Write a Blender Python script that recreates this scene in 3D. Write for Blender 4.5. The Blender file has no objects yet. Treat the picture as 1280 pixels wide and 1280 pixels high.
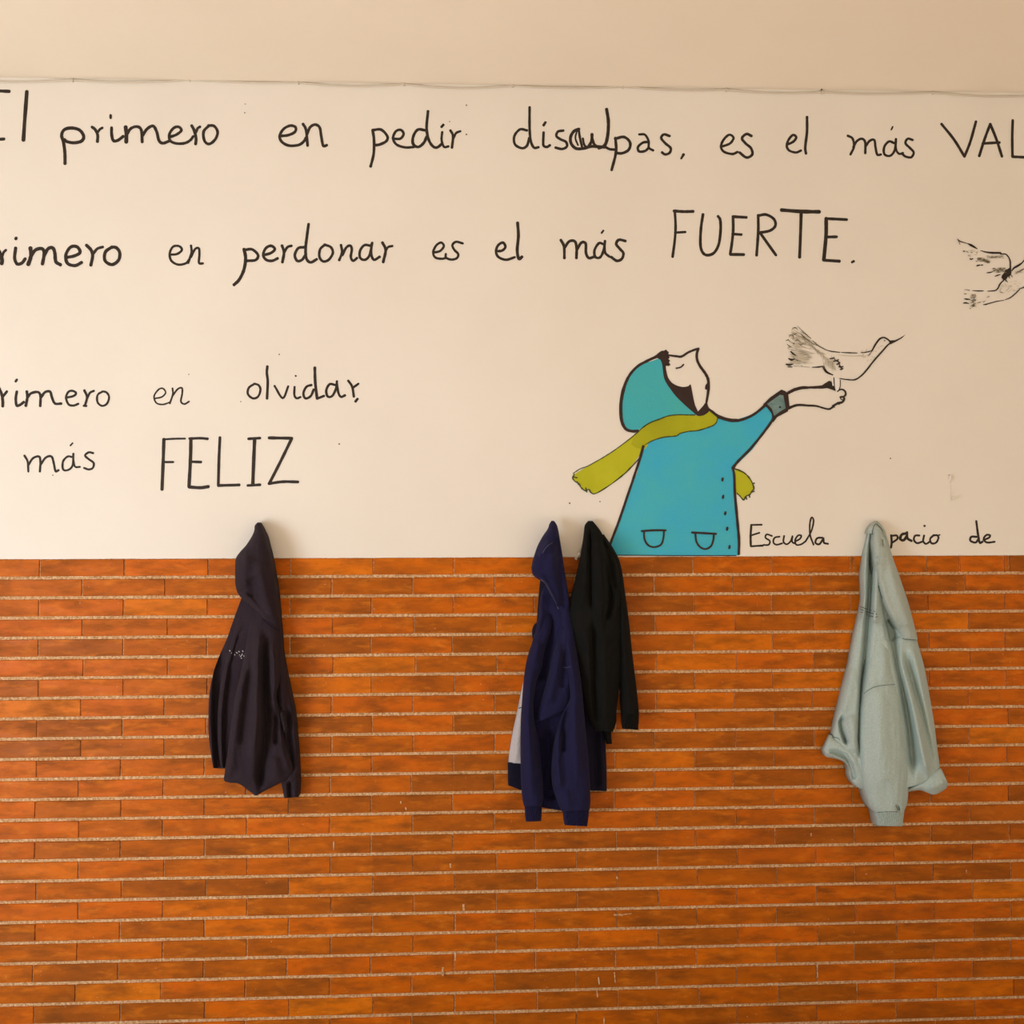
import bpy, bmesh, math, random
from mathutils import Vector, Matrix, noise
from mathutils.bvhtree import BVHTree
from mathutils.geometry import tessellate_polygon
random.seed(11)
SC = bpy.context.scene
COL = SC.collection

# ------------------------------------------------------------------ camera
F = 1150.0
Z0 = 1.60                       # height of the top of the brick dado
CAM = Vector((0.0, -2.8598, Z0 + 0.033))
YAW, PIT, ROL = 0.04945, 0.03639, -0.00337
fw = Vector((math.sin(YAW)*math.cos(PIT), math.cos(YAW)*math.cos(PIT), math.sin(PIT)))
rr = Vector((math.cos(YAW), -math.sin(YAW), 0.0))
uu = rr.cross(fw)
RT = rr*math.cos(ROL) + uu*math.sin(ROL)
UP = uu*math.cos(ROL) - rr*math.sin(ROL)
cd = bpy.data.cameras.new('camera')
cam = bpy.data.objects.new('camera', cd); COL.objects.link(cam)
M = Matrix((RT, UP, -fw)).transposed().to_4x4(); M.translation = CAM
cam.matrix_world = M
cd.sensor_width = 36; cd.lens = 36*F/1280; cd.clip_start = 0.05
SC.camera = cam

# ------------------------------------------------------------------ light
w = bpy.data.worlds.new('world'); SC.world = w; w.use_nodes = True
bg = w.node_tree.nodes['Background']; bg.inputs[0].default_value = (1.0, 0.90, 0.76, 1); bg.inputs[1].default_value = 0.52
def area(name, loc, target, sx, sy, power, col):
    l = bpy.data.lights.new(name, 'AREA'); l.shape = 'RECTANGLE'; l.size = sx; l.size_y = sy; l.energy = power; l.color = col
    o = bpy.data.objects.new(name, l); COL.objects.link(o); o.location = loc
    o.rotation_euler = (Vector(target)-Vector(loc)).to_track_quat('-Z', 'Y').to_euler()
    return o
area('doorway_daylight', (-2.75, -2.75, .85), (-0.7, 0, 1.15), 1.2, 1.5, 58, (0.86, 0.97, 1.10))
# unseen warm sunlight added behind the camera, falling on the corridor floor; its bounce warms ceiling and upper wall
sl = bpy.data.lights.new('added_sun', 'SUN'); sl.energy = 14; sl.angle = .01; sl.color = (1.0, .91, .76)
so = bpy.data.objects.new('added_sun', sl); COL.objects.link(so); so.location = (-4, -8, 6)
so.rotation_euler = Vector((0.0, 1.0, -.95)).to_track_quat('-Z', 'Y').to_euler()
SC.view_settings.view_transform = 'Standard'; SC.view_settings.look = 'None'
SC.view_settings.exposure = 0.05; SC.view_settings.gamma = 1.0; SC.view_settings.use_curve_mapping = False

# ------------------------------------------------------------------ helpers
def P(px, py, d=0.0):
    """point where the sight line through a pixel of the photograph meets the upright plane d metres in front of the wall"""
    v = fw + RT*((px-640)/F) + UP*((640-py)/F)
    return CAM + v*((-d-CAM.y)/v.y)
def proj(v):
    q = v-CAM; k = q.dot(fw)
    return 640+F*q.dot(RT)/k, 640-F*q.dot(UP)/k
def link(name, me, mat, parent=None, label=None, kind=None, cat=None, group=None):
    o = bpy.data.objects.new(name, me); COL.objects.link(o)
    if mat and not me.materials: me.materials.append(mat)
    if parent: o.parent = parent
    if label: o['label'] = label
    if kind: o['kind'] = kind
    if cat: o['category'] = cat
    if group: o['group'] = group
    return o
def empty(name, loc=(0, 0, 0), parent=None, **k):
    o = bpy.data.objects.new(name, None); COL.objects.link(o); o.location = loc; o.empty_display_size = .05
    if parent: o.parent = parent
    for a, b in k.items(): o[{'cat': 'category'}.get(a, a)] = b
    return o
def local(me, loc):
    me.transform(Matrix.Translation(-Vector(loc)))
def crom(pts, n=6, closed=False):
    pts = [Vector(p) for p in pts]
    if len(pts) < 3: return [pts[0].lerp(pts[-1], i/n) for i in range(n+1)]
    out = []
    m = len(pts)
    for i in range(m-1):
        p1, p2 = pts[i], pts[i+1]
        p0 = pts[i-1] if i else (pts[-2] if closed else p1*2-p2)
        p3 = pts[i+2] if i+2 < m else (pts[1] if closed else p2*2-p1)
        for k in range(n):
            t = k/n
            out.append(0.5*((2*p1)+(p2-p0)*t+(2*p0-5*p1+4*p2-p3)*t*t+(3*p1-p0-3*p2+p3)*t**3))
    out.append(pts[-1].copy())
    return out

# ------------------------------------------------------------------ materials
def mat(name, col, rough=0.8, spec=0.3):
    m = bpy.data.materials.new(name); m.use_nodes = True
    b = m.node_tree.nodes['Principled BSDF']
    b.inputs['Base Color'].default_value = (*col, 1); b.inputs['Roughness'].default_value = rough
    b.inputs['Specular IOR Level'].default_value = spec
    return m
class G:
    def __init__(s, m): s.m = m; s.t = m.node_tree; s.b = s.t.nodes['Principled BSDF']
    def n(s, typ, **k):
        x = s.t.nodes.new(typ)
        for a, v in k.items():
            if a in x.inputs.keys() if isinstance(a, str) else False: x.inputs[a].default_value = v
            else: setattr(x, a, v)
        return x
    def l(s, a, b): s.t.links.new(a, b)
    def pos(s, scale=(1, 1, 1)):
        g = s.n('ShaderNodeNewGeometry'); mp = s.n('ShaderNodeMapping'); mp.inputs['Scale'].default_value = scale
        s.l(g.outputs['Position'], mp.inputs['Vector']); return mp.outputs[0]
    def noise(s, scale, detail=4, rough=.55, vec=None):
        x = s.n('ShaderNodeTexNoise'); x.inputs['Scale'].default_value = scale; x.inputs['Detail'].default_value = detail
        x.inputs['Roughness'].default_value = rough
        s.l(vec if vec else s.pos(), x.inputs['Vector']); return x.outputs['Fac']
    def ramp(s, fac, stops, interp='LINEAR'):
        r = s.n('ShaderNodeValToRGB'); r.color_ramp.interpolation = interp
        e = r.color_ramp.elements
        while len(e) < len(stops): e.new(.5)
        for q, (p, c) in zip(e, stops):
            q.position = p; q.color = (*c, 1) if len(c) == 3 else c
        s.l(fac, r.inputs[0]); return r.outputs[0]
    def mix(s, a, b, fac, mode='MIX'):
        x = s.n('ShaderNodeMix'); x.data_type = 'RGBA'; x.blend_type = mode
        for v, i in ((a, 6), (b, 7)):
            if isinstance(v, tuple): x.inputs[i].default_value = (*v, 1)
            else: s.l(v, x.inputs[i])
        if isinstance(fac, float): x.inputs[0].default_value = fac
        else: s.l(fac, x.inputs[0])
        return x.outputs[2]
    def bump(s, h, strength=.3, dist=.002, prev=None):
        x = s.n('ShaderNodeBump'); x.inputs['Strength'].default_value = strength; x.inputs['Distance'].default_value = dist
        s.l(h, x.inputs['Height'])
        if prev: s.l(prev, x.inputs['Normal'])
        return x.outputs[0]
    def math(s, op, a, b=None):
        x = s.n('ShaderNodeMath'); x.operation = op
        for v, i in ((a, 0), (b, 1)):
            if v is None: continue
            if isinstance(v, (int, float)): x.inputs[i].default_value = v
            else: s.l(v, x.inputs[i])
        return x.outputs[0]

def plaster(name, col, col2):
    m = mat(name, col, .75, .25); g = G(m)
    c = g.ramp(g.noise(1.7, 5), [(.35, col), (.7, col2)])
    c2 = g.mix(c, (.58, .46, .34), g.ramp(g.noise(40, 6, .7), [(.66, (0, 0, 0)), (.8, (.22,)*3)]))
    g.l(c2, g.b.inputs['Base Color'])
    b1 = g.bump(g.noise(7, 3), .25, .006)
    g.l(g.bump(g.noise(160, 5, .6), .18, .0012, b1), g.b.inputs['Normal'])
    return m
M_WALL = plaster('cream_plaster', (.81, .755, .675), (.85, .80, .72))
M_CEIL = plaster('ceiling_paint', (.86, .775, .655), (.89, .81, .69))

def brick_mat():
    m = mat('glazed_terracotta', (.5, .14, .03), .42, .13); g = G(m)
    oi = g.n('ShaderNodeObjectInfo'); ge = g.n('ShaderNodeNewGeometry')
    rnd = g.math('FRACT', g.math('ADD', oi.outputs['Random'], ge.outputs['Random Per Island']))
    base = g.ramp(rnd, [(0, (.37, .090, .003)), (.2, (.46, .108, .002)), (.5, (.52, .116, .001)), (.85, (.59, .120, .001)), (1, (.66, .168, .002))])
    # fired blotches, drawn out along the course
    v = g.n('ShaderNodeVectorMath'); v.operation = 'ADD'
    g.l(g.pos((7, 7, 26)), v.inputs[0])
    cx = g.n('ShaderNodeCombineXYZ'); g.l(g.math('MULTIPLY', rnd, 37.0), cx.inputs[0]); g.l(cx.outputs[0], v.inputs[1])
    n1 = g.noise(1.0, 5, .6, v.outputs[0])
    c = g.mix(base, (.17, .048, .004), g.ramp(n1, [(.44, (0, 0, 0)), (.68, (.72,)*3)]))
    n2 = g.noise(1.6, 4, .6, v.outputs[0])
    c = g.mix(c, (.72, .20, .010), g.ramp(n2, [(.52, (0, 0, 0)), (.74, (.7,)*3)]))
    c = g.mix(c, (.15, .045, .006), g.ramp(g.noise(2.3, 4, .6, g.pos((1, 1, 1.6))), [(.52, (0, 0, 0)), (.72, (.55,)*3)]))
    # soot-brown spots and pale lime specks
    c = g.mix(c, (.05, .025, .015), g.ramp(g.noise(5.0, 6, .7, g.pos((1, 1, 2.2))), [(.66, (0, 0, 0)), (.78, (.6,)*3)]))
    c = g.mix(c, (.80, .55, .36), g.ramp(g.noise(150, 3, .5), [(.73, (0, 0, 0)), (.78, (.7,)*3)]))
    c = g.mix(c, (.10, .035, .012), g.ramp(g.noise(60, 5, .7, g.pos((.5, 1, 1))), [(.5, (0, 0, 0)), (.85, (.45,)*3)]))
    g.l(c, g.b.inputs['Base Color'])
    g.l(g.ramp(n1, [(.3, (.40,)*3), (.75, (.62,)*3)]), g.b.inputs['Roughness'])
    b1 = g.bump(g.noise(1.0, 3, .5, g.pos((9, 9, 30))), .5, .004)
    g.l(g.bump(g.noise(220, 4, .6), .2, .0008, b1), g.b.inputs['Normal'])
    return m
M_BRICK = brick_mat()
def mortar_mat():
    m = mat('sandy_mortar', (.6, .4, .26), .95, .15); g = G(m)
    c = g.ramp(g.noise(130, 5, .75), [(.3, (.26, .10, .02)), (.46, (.66, .36, .16)), (.62, (.96, .70, .42))])
    c = g.mix(c, (.36, .14, .03), g.ramp(g.noise(9, 6, .7), [(.48, (0, 0, 0)), (.78, (.4,)*3)]))
    g.l(c, g.b.inputs['Base Color'])
    g.l(g.bump(g.noise(260, 5, .7), 1.0, .004), g.b.inputs['Normal'])
    return m
M_MORTAR = mortar_mat()
def paint(name, col, col2=None, amt=.6, scale=14, rough=.6, grain=True):
    m = mat(name, col, rough, .3); g = G(m)
    if col2:
        c = g.ramp(g.noise(scale, 5, .6), [(.32, col), (.68, col2)])
        if grain: c = g.mix(c, tuple(min(1, x*1.5+.04) for x in col), g.ramp(g.noise(300, 3, .7), [(.5, (0, 0, 0)), (.75, (.35,)*3)]))
        g.l(c, g.b.inputs['Base Color'])
    g.l(g.bump(g.noise(200, 3), .12, .001), g.b.inputs['Normal'])
    return m
M_INK = paint('dark_brown_paint', (.020, .013, .008), (.036, .024, .015), grain=False, scale=60)
M_HAIR = paint('brown_black_paint', (.030, .015, .012), (.040, .021, .017), grain=False)
M_COAT = paint('turquoise_paint', (.040, .42, .64), (.060, .46, .54), scale=8)
M_HOODP = paint('sea_green_paint', (.045, .42, .52), (.062, .44, .44), scale=7)
M_SCARF = paint('olive_green_paint', (.34, .34, .004), (.44, .45, .008), scale=6, grain=False)
M_SCARF_B = paint('bright_lime_paint', (.42, .43, .006), (.52, .52, .015), scale=6, grain=False)
M_CUFFP = paint('grey_teal_paint', (.10, .19, .19), (.20, .31, .30), scale=40, grain=False)
M_GREY = paint('dry_brush_grey', (.26, .23, .16), (.36, .32, .23), scale=90, grain=False)
M_GREYD = paint('dry_brush_dark', (.10, .085, .05), (.17, .145, .09), scale=90, grain=False)
M_PALE = paint('dry_brush_pale', (.50, .45, .35), (.62, .56, .46), scale=90, grain=False)
M_WHITEP = paint('white_paint', (.86, .82, .78), None)
M_LINE = paint('moss_outline_paint', (.035, .055, .012), (.06, .07, .015), grain=False, scale=60)

def fabric(name, col, fleck=1.3, rough=.95, sheen=.25, scale=420):
    m = mat(name, col, rough, .12); g = G(m)
    c = g.ramp(g.noise(scale, 3, .7), [(.3, tuple(x*.72 for x in col)), (.7, tuple(min(1, x*fleck) for x in col))])
    g.l(c, g.b.inputs['Base Color'])
    g.b.inputs['Sheen Weight'].default_value = sheen*.12; g.b.inputs['Sheen Roughness'].default_value = .5
    b1 = g.bump(g.noise(scale*1.2, 3, .7), .5, .0012)
    g.l(g.bump(g.noise(38, 3, .5), .35, .004, b1), g.b.inputs['Normal'])
    return m
M_AUB = fabric('aubergine_black_fleece', (.024, .016, .022), 1.6)
M_NAVY = fabric('navy_fleece', (.013, .012, .046), 1.4)
M_NAVYD = fabric('midnight_knit', (.010, .009, .022), 1.4)
M_BLACK = fabric('black_fleece', (.0065, .0065, .0058), 1.5, sheen=.12)
M_AQUA = fabric('pale_aqua_fleece', (.47, .58, .555), 1.12, sheen=.1)
M_AQUAH = fabric('warm_lit_aqua_fleece', (.44, .51, .47), 1.15, sheen=.1)  # greyer copy of the aqua fleece: warm light on the hood put into the colour
M_AQUAD = fabric('aqua_seam', (.13, .17, .16), 1.1, sheen=.0)
M_GREYF = fabric('pale_grey_fleece', (.56, .53, .54), 1.1, sheen=.1)
M_PIPE = fabric('blue_grey_piping', (.10, .10, .17), 1.2)
M_PRINT = mat('black_print', (.012, .012, .014), .7)
M_PRINTW = mat('white_print', (.55, .53, .55), .7)
M_CABLE = mat('painted_cable', (.66, .58, .47), .5)
M_HOOK = mat('painted_hook', (.80, .75, .67), .4, .4)
M_NAIL = mat('dark_nail', (.07, .045, .025), .5, .4)
M_FLOOR = mat('terrazzo', (.42, .33, .25), .35); g = G(M_FLOOR)
g.l(g.ramp(g.noise(60, 5, .7), [(.35, (.30, .22, .16)), (.65, (.52, .43, .34))]), g.b.inputs['Base Color'])

# ------------------------------------------------------------------ room shell
XL, XR = -4.2, 4.2
ZC = P(640, 107.4, 0.003).z                # ceiling line
DEPTH = 5.2
def slab(name, x0, x1, y0, y1, z0, z1, m, **k):
    bm = bmesh.new(); bmesh.ops.create_cube(bm, size=1)
    for v in bm.verts:
        v.co = Vector(((x0+x1)/2+v.co.x*(x1-x0), (y0+y1)/2+v.co.y*(y1-y0), (z0+z1)/2+v.co.z*(z1-z0)))
    me = bpy.data.meshes.new(name); bm.to_mesh(me); bm.free()
    return link(name, me, m, **k)
slab('floor', XL, XR, -DEPTH, .25, -.1, 0, M_FLOOR, kind='structure')
TILT = .0065                               # the ceiling rises very slightly to the right
slab('ceiling', XL, XR, -DEPTH, .25, ZC, ZC+.12, M_CEIL, kind='structure')
for v in bpy.data.objects['ceiling'].data.vertices: v.co.z += TILT*v.co.x

H = .06037; PITCH = .25; X0 = -1.28985
MOR = .0102                                 # bed joint height
def course_z(k):                            # centre of mortar bed k, counted down from the dado top
    return Z0 - k*H
DTOP = course_z(0) - MOR*.35
# plaster slab with a slightly ragged lower edge, its front face 3 mm proud of the mortar
def build_plaster():
    bm = bmesh.new(); nx = 420; rows = []
    for j in range(4):
        r = []
        for i in range(nx+1):
            x = XL+(XR-XL)*i/nx
            e = DTOP + .0016*noise.noise(Vector((x*9, 0, 3))) + .0012*noise.noise(Vector((x*41, 5, 3)))
            z, y = [(e, .0), (e, -.0022), (e+.0022, -.003), (ZC+.06, -.003)][j]
            r.append(bm.verts.new((x, y, z)))
        rows.append(r)
    for j in range(3):
        for i in range(nx):
            bm.faces.new((rows[j][i], rows[j][i+1], rows[j+1][i+1], rows[j+1][i]))
    # back and ends, so that the wall is solid down to the floor
    a = [bm.verts.new(c) for c in ((XL, .2, -.05), (XR, .2, -.05), (XR, .2, ZC+.1), (XL, .2, ZC+.1))]
    bm.faces.new(a[::-1])
    me = bpy.data.meshes.new('wall_back'); bm.to_mesh(me); bm.free(); return me
wall = link('wall_back', build_plaster(), M_WALL, kind='structure',
            label='cream plastered school wall with hand-painted writing above an orange brick dado')
def build_mortar():
    bm = bmesh.new(); nz = 27*6; nx = 300; g_ = []
    for j in range(nz+1):
        z = DTOP+.004 - (DTOP+.004)*j/nz; r = []
        for i in range(nx+1):
            x = XL+(XR-XL)*i/nx
            r.append(bm.verts.new((x, .0006*noise.noise(Vector((x*15, z*60, 0))), z)))
        g_.append(r)
    for j in range(nz):
        for i in range(nx): bm.faces.new((g_[j][i], g_[j+1][i], g_[j+1][i+1], g_[j][i+1]))
    me = bpy.data.meshes.new('mortar_bed'); bm.to_mesh(me); bm.free(); return me
link('mortar_bed', build_mortar(), M_MORTAR, parent=wall)

def brick_geo(L, h, seed):
    """chamfered, slightly uneven brick face block, centred on its own middle"""
    r = random.Random(seed); c = .0013
    def ring(dx, dz, y, j):
        return [(sx*(L/2-dx)+r.uniform(-j, j), y, sz*(h/2-dz)+r.uniform(-j, j)) for sx, sz in ((-1, -1), (1, -1), (1, 1), (-1, 1))]
    V = ring(0, 0, .006, .0003)+ring(0, 0, -.0030, .0005)+ring(c, c, -.0044, .0005)
    Fs = []
    for k in (0, 4):
        for i in range(4): Fs.append((k+i, k+(i+1) % 4, k+4+(i+1) % 4, k+4+i))
    Fs.append((8, 9, 10, 11))
    return V, Fs
VJ = .0036
LB, HB = PITCH-VJ, H-MOR
variants = []
for s in range(10):
    V, Fs = brick_geo(LB, HB, s)
    me = bpy.data.meshes.new('brick'); me.from_pydata(V, [], Fs); me.materials.append(M_BRICK); variants.append(me)
bricks = []                                  # (x centre, z centre, length, cut)
for k in range(1, 28):
    z1 = course_z(k-1)-MOR/2; z0 = course_z(k)+MOR/2
    if z0 < 0.001: break
    off = 0 if k % 2 else .5
    rc = random.Random(500+k); sh = rc.uniform(-.003, .003)
    if k == 4 or k == 6: sh += .005
    edges = []
    n = -12
    while X0+(n+off)*PITCH < XR-.3:
        edges.append(X0+(n+off)*PITCH+sh+rc.uniform(-.0025, .0025)); n += 1
    if k == 1:                                # the narrow make-up pieces of the top course
        for px in (1067, 1199, 1261):
            edges.append(P(px, 708).x)
        edges.sort()
    for a, b in zip(edges, edges[1:]):
        if b-a < .006: continue
        bricks.append(((a+b)/2, (z0+z1)/2, b-a-VJ, abs(b-a-PITCH) > .008))
GAR = [(285, 700, 350, 975), (662, 700, 740, 1000), (725, 720, 785, 900), (1080, 720, 1140, 980)]
def seen(b):
    x, z, L, _ = b
    xa, ya = proj(Vector((x-L/2, -.004, z+HB/2))); xb, yb = proj(Vector((x+L/2, -.004, z-HB/2)))
    wv = max(0, min(xb, 1280)-max(xa, 0)); hv = max(0, min(yb, 1280)-max(ya, 0)); a = wv*hv
    for g0, h0, g1, h1 in GAR:
        if h0 < (ya+yb)/2 < h1: a -= max(0, min(xb, g1)-max(xa, g0))*hv
    return a
bricks.sort(key=seen, reverse=True)
for i, (x, z, L, cut) in enumerate(bricks[:300]):
    if cut:
        V, Fs = brick_geo(L, HB, i); me = bpy.data.meshes.new('brick'); me.from_pydata(V, [], Fs); me.materials.append(M_BRICK); sx = 1
    else: me = variants[i % 10]; sx = L/LB
    o = link('brick', me, None, parent=wall)
    o.location = (x, random.uniform(-.0006, .0006), z); o.scale = (sx, 1, 1); o.rotation_euler = (random.uniform(-.004, .004), random.uniform(-.0015, .0015), random.uniform(-.003, .003))
V, Fs = [], []
for i, (x, z, L, cut) in enumerate(bricks[300:]):
    v, f = brick_geo(L, HB, i); n0 = len(V)
    V += [(a+x, b, c+z) for a, b, c in v]; Fs += [tuple(q+n0 for q in t) for t in f]
me = bpy.data.meshes.new('outer_bricks'); me.from_pydata(V, [], Fs)
link('outer_bricks', me, M_BRICK, parent=wall, kind='stuff')

# ------------------------------------------------------------------ painting on the plaster
SEAM = [0]
class Paint:
    wm = 1.1
    """flat brush strokes and filled shapes lying on the plaster, gathered into one mesh"""
    def __init__(s, blk=(0, 0, 1), d=.0036): s.blk = blk; s.d = d; s.V = []; s.F = []; s.k = 0
    def at(s, x, y, d): b = s.blk; return P(b[0]+x/b[2], b[1]+y/b[2], d)
    def stroke(s, pts, w, n=6, taper=0, closed=False, jit=.07, sharp=False):
        """pts in crop pixels, w the width in crop pixels (number or start/middle/end)"""
        c = [Vector((p[0], p[1])) for p in pts]
        q = [v for v in (c if sharp else crom(c, n, closed))]
        if len(pts) == 2 or sharp:
            q2 = []
            for a, b in zip(c, c[1:]):
                for i in range(n): q2.append(a.lerp(b, i/n))
            q = q2+[c[-1]]
        N = len(q); s.k += 1; d = s.d+.00002*s.k; L = []; sd = s.k*1.37+pts[0][0]
        for i, p in enumerate(q):
            t = i/(N-1)
            if isinstance(w, (tuple, list)):
                u = t*(len(w)-1); a = min(int(u), len(w)-2); ww = w[a]*(1-(u-a))+w[a+1]*(u-a)
            else: ww = w
            ww *= s.wm; ww *= 1+jit*2*noise.noise(Vector((sd, i*.55, 0)))
            if taper: ww *= min(1, .25+min(t, 1-t)*taper)
            T = (q[min(i+1, N-1)]-q[max(i-1, 0)])
            if T.length < 1e-6: T = Vector((1, 0))
            T.normalize(); nrm = Vector((-T.y, T.x))
            L.append((p+nrm*ww/2, p-nrm*ww/2, ww, T))
        b0 = len(s.V)
        for i, (a, b, ww, T) in enumerate(L):
            e = d+i*2e-6
            s.V += [s.at(a.x, a.y, e), s.at(b.x, b.y, e)]
        for i in range(N-1): s.F.append((b0+2*i, b0+2*i+1, b0+2*i+3, b0+2*i+2))
        for i, sg in ((0, -1), (N-1, 1)):
            p, (a, b, ww, T) = q[i], L[i]; nrm = Vector((-T.y, T.x)); e = d+i*2e-6; c0 = len(s.V)
            m = 7
            for j in range(m+1):
                an = math.pi*j/m; v = p+nrm*math.cos(an)*ww/2+T*sg*math.sin(an)*ww/2*.9
                s.V.append(s.at(v.x, v.y, e))
            s.F.append(tuple(range(c0, c0+m+1)) if sg > 0 else tuple(range(c0+m, c0-1, -1)))
        return s
    def dot(s, x, y, rx, ry=None, rot=0, n=14):
        ry = ry or rx; s.k += 1; d = s.d+.00002*s.k; c0 = len(s.V)
        for i in range(n):
            a = 2*math.pi*i/n; u, v = rx*math.cos(a), ry*math.sin(a)
            s.V.append(s.at(x+u*math.cos(rot)-v*math.sin(rot), y+u*math.sin(rot)+v*math.cos(rot), d))
        s.F.append(tuple(range(c0+n-1, c0-1, -1))); return s
    def fill(s, pts, smooth=3):
        s.k += 1; d = s.d+.00002*s.k
        q = crom([Vector((a, b)) for a, b in pts]+[Vector(pts[0])], smooth, True)[:-1] if smooth > 1 else [Vector(p) for p in pts]
        c0 = len(s.V); s.V += [s.at(v.x, v.y, d) for v in q]; s.F.append(tuple(range(c0, c0+len(q)))); return s
    def build(s, name, m, parent, label=None, **k):
        Fs = []
        for f in s.F:
            if len(f) <= 4: Fs.append(f); continue
            poly = [Vector((s.V[i].x, s.V[i].z, 0)) for i in f]
            Fs += [tuple(f[i] for i in t) for t in tessellate_polygon([poly])]
        out = []
        for f in Fs:
            q = [s.V[i] for i in f]; ar = sum(q[i].x*q[(i+1) % len(q)].z-q[(i+1) % len(q)].x*q[i].z for i in range(len(q)))
            out.append(tuple(f) if ar > 0 else tuple(f[::-1]))
        me = bpy.data.meshes.new(name); me.from_pydata([tuple(v) for v in s.V], [], out); me.update()
        return link(name, me, m, parent=parent, label=label, **k)
def word(text, blk, strokes, place):
    p = Paint(blk)
    for s in strokes:
        pts = [q for q in s if isinstance(q, tuple)]; wd = [q for q in s if not isinstance(q, tuple)]
        p.stroke(pts, wd[0])
    p.build('painted_word', M_INK, wall, 'dark brush-painted word "%s" %s' % (text, place))
A = (0, 90, 4); B = (320, 90, 4); Cb = (620, 90, 4); D = (880, 90, 3.2); Eb = (0, 250, 4); Fb = (280, 250, 4); Gb = (520, 250, 4)
Hb = (800, 240, 4); I = (0, 440, 5.3333); J = (180, 440, 4.2667); K = (920, 630, 3.5556)
TOP, MID, LOW = 'in the top line under the ceiling', 'in the middle line of the wall', 'in the lowest left-hand lines'
word('El', A, [[15, (-90, 92), (-20, 94), (46, 97)], [15, (-82, 96), (-88, 210), (-92, 338)], [14, (-92, 342), (-40, 338), (20, 335)],
               [17, (134, 98), (128, 180), (122, 260), (117, 340)]], TOP)
word('primero', A, [
    [15, (325, 458), (324, 400), (317, 350), (308, 316), (322, 288), (358, 280), (397, 290), (418, 320), (408, 345), (370, 354), (335, 348), (322, 338)],
    [14, (460, 275), (476, 288), (488, 315), (487, 348)], [12, (489, 300), (500, 286), (512, 279)],
    [14, (558, 278), (558, 310), (566, 342), (588, 342), (616, 322)], [12, (553, 216), (553, 230)],
    [18, (628, 275), (632, 310), (631, 350)], [14, (636, 308), (655, 282), (685, 273), (706, 290), (711, 350)],
    [14, (713, 318), (735, 285), (765, 270), (783, 298), (795, 343), (815, 356), (848, 344)],
    [13, (846, 326), (880, 314), (906, 293), (895, 275), (870, 279), (848, 308), (850, 342), (880, 357), (922, 356), (950, 342), (966, 322)],
    [14, (958, 268), (970, 290), (980, 330), (978, 360)], [12, (981, 300), (988, 282), (1000, 274)],
    [13, (1045, 268), (1018, 298), (1022, 343), (1045, 360), (1075, 338), (1088, 300), (1070, 270), (1042, 268)]], TOP)
word('en', B, [[13, (120, 320), (160, 316), (194, 300), (198, 277), (172, 268), (138, 285), (118, 320), (130, 350), (165, 368), (212, 365), (238, 348), (250, 328)],
               [13, (235, 260), (250, 290), (258, 368)], [13, (256, 310), (270, 277), (295, 263), (318, 277), (326, 320), (336, 368), (354, 366)]], TOP)
word('pedir', B, [[13, (583, 290), (590, 340), (588, 410), (573, 472)], [13, (583, 291), (625, 288), (656, 320), (652, 345), (620, 362), (594, 366)],
                  [12, (690, 334), (722, 333), (738, 310), (725, 290), (700, 296), (685, 330), (702, 362), (745, 377), (790, 375)],
                  [13, (848, 292), (810, 288), (787, 320), (785, 358), (810, 375), (838, 355), (854, 322)],
                  [13, (860, 196), (853, 280), (864, 340), (885, 372), (906, 377), (928, 360)], [11, (931, 300), (928, 340), (940, 374), (962, 372)], [12, (937, 264), (927, 275)],
                  [12, (972, 292), (985, 320), (980, 378)], [11, (986, 335), (1000, 306), (1022, 296)]], TOP)
word('disculpas', Cb, [[12, (155, 292), (120, 287), (92, 320), (95, 362), (130, 381), (155, 368), (166, 330)],
                       [12, (168, 176), (168, 280), (174, 345), (190, 378), (213, 376)],
                       [12, (238, 302), (236, 345), (238, 368), (254, 375), (270, 366)], [12, (247, 252), (238, 266)],
                       [12, (337, 293), (310, 298), (302, 320), (322, 336), (350, 350), (354, 373), (330, 385), (298, 378)],
                       [14, (415, 285), (390, 296), (373, 325), (376, 358), (400, 382), (440, 382), (480, 372), (545, 376)],
                       [8, (405, 294), (397, 330), (410, 366)], [11, (414, 292), (420, 330), (430, 374)], [10, (434, 332), (442, 365), (458, 377)],
                       [14, (480, 312), (478, 345), (462, 374)], [12, (482, 335), (492, 362), (514, 378)],
                       [15, (553, 186), (562, 250), (558, 320), (544, 366), (514, 380)], [12, (540, 370), (566, 385), (592, 388)],
                       [13, (597, 330), (600, 400), (578, 490)], [13, (595, 334), (640, 325), (670, 352), (664, 388), (630, 406), (598, 404)],
                       [11, (716, 312), (745, 314), (763, 345), (764, 378), (786, 392)], [12, (762, 350), (735, 353), (710, 375), (716, 397), (745, 395), (764, 378)],
                       [12, (868, 320), (840, 312), (826, 330), (845, 355), (873, 380), (868, 404), (846, 412), (830, 402)]], TOP)
p = Paint(Cb); p.stroke([(938, 412), (926, 433)], (13, 9)); p.build('painted_comma', M_INK, wall)
word('es', D, [[9, (76, 297), (105, 285), (118, 263), (101, 251), (79, 270), (68, 298), (80, 319), (113, 328), (134, 320)],
               [10, (190, 256), (170, 248), (152, 265), (166, 285), (188, 305), (193, 330), (170, 342), (142, 322)]], TOP)
word('el', D, [[9, (334, 290), (358, 278), (369, 261), (356, 252), (339, 270), (331, 295), (341, 314), (368, 322), (388, 314)], [10, (412, 180), (412, 240), (405, 300), (408, 326)]], TOP)
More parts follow.
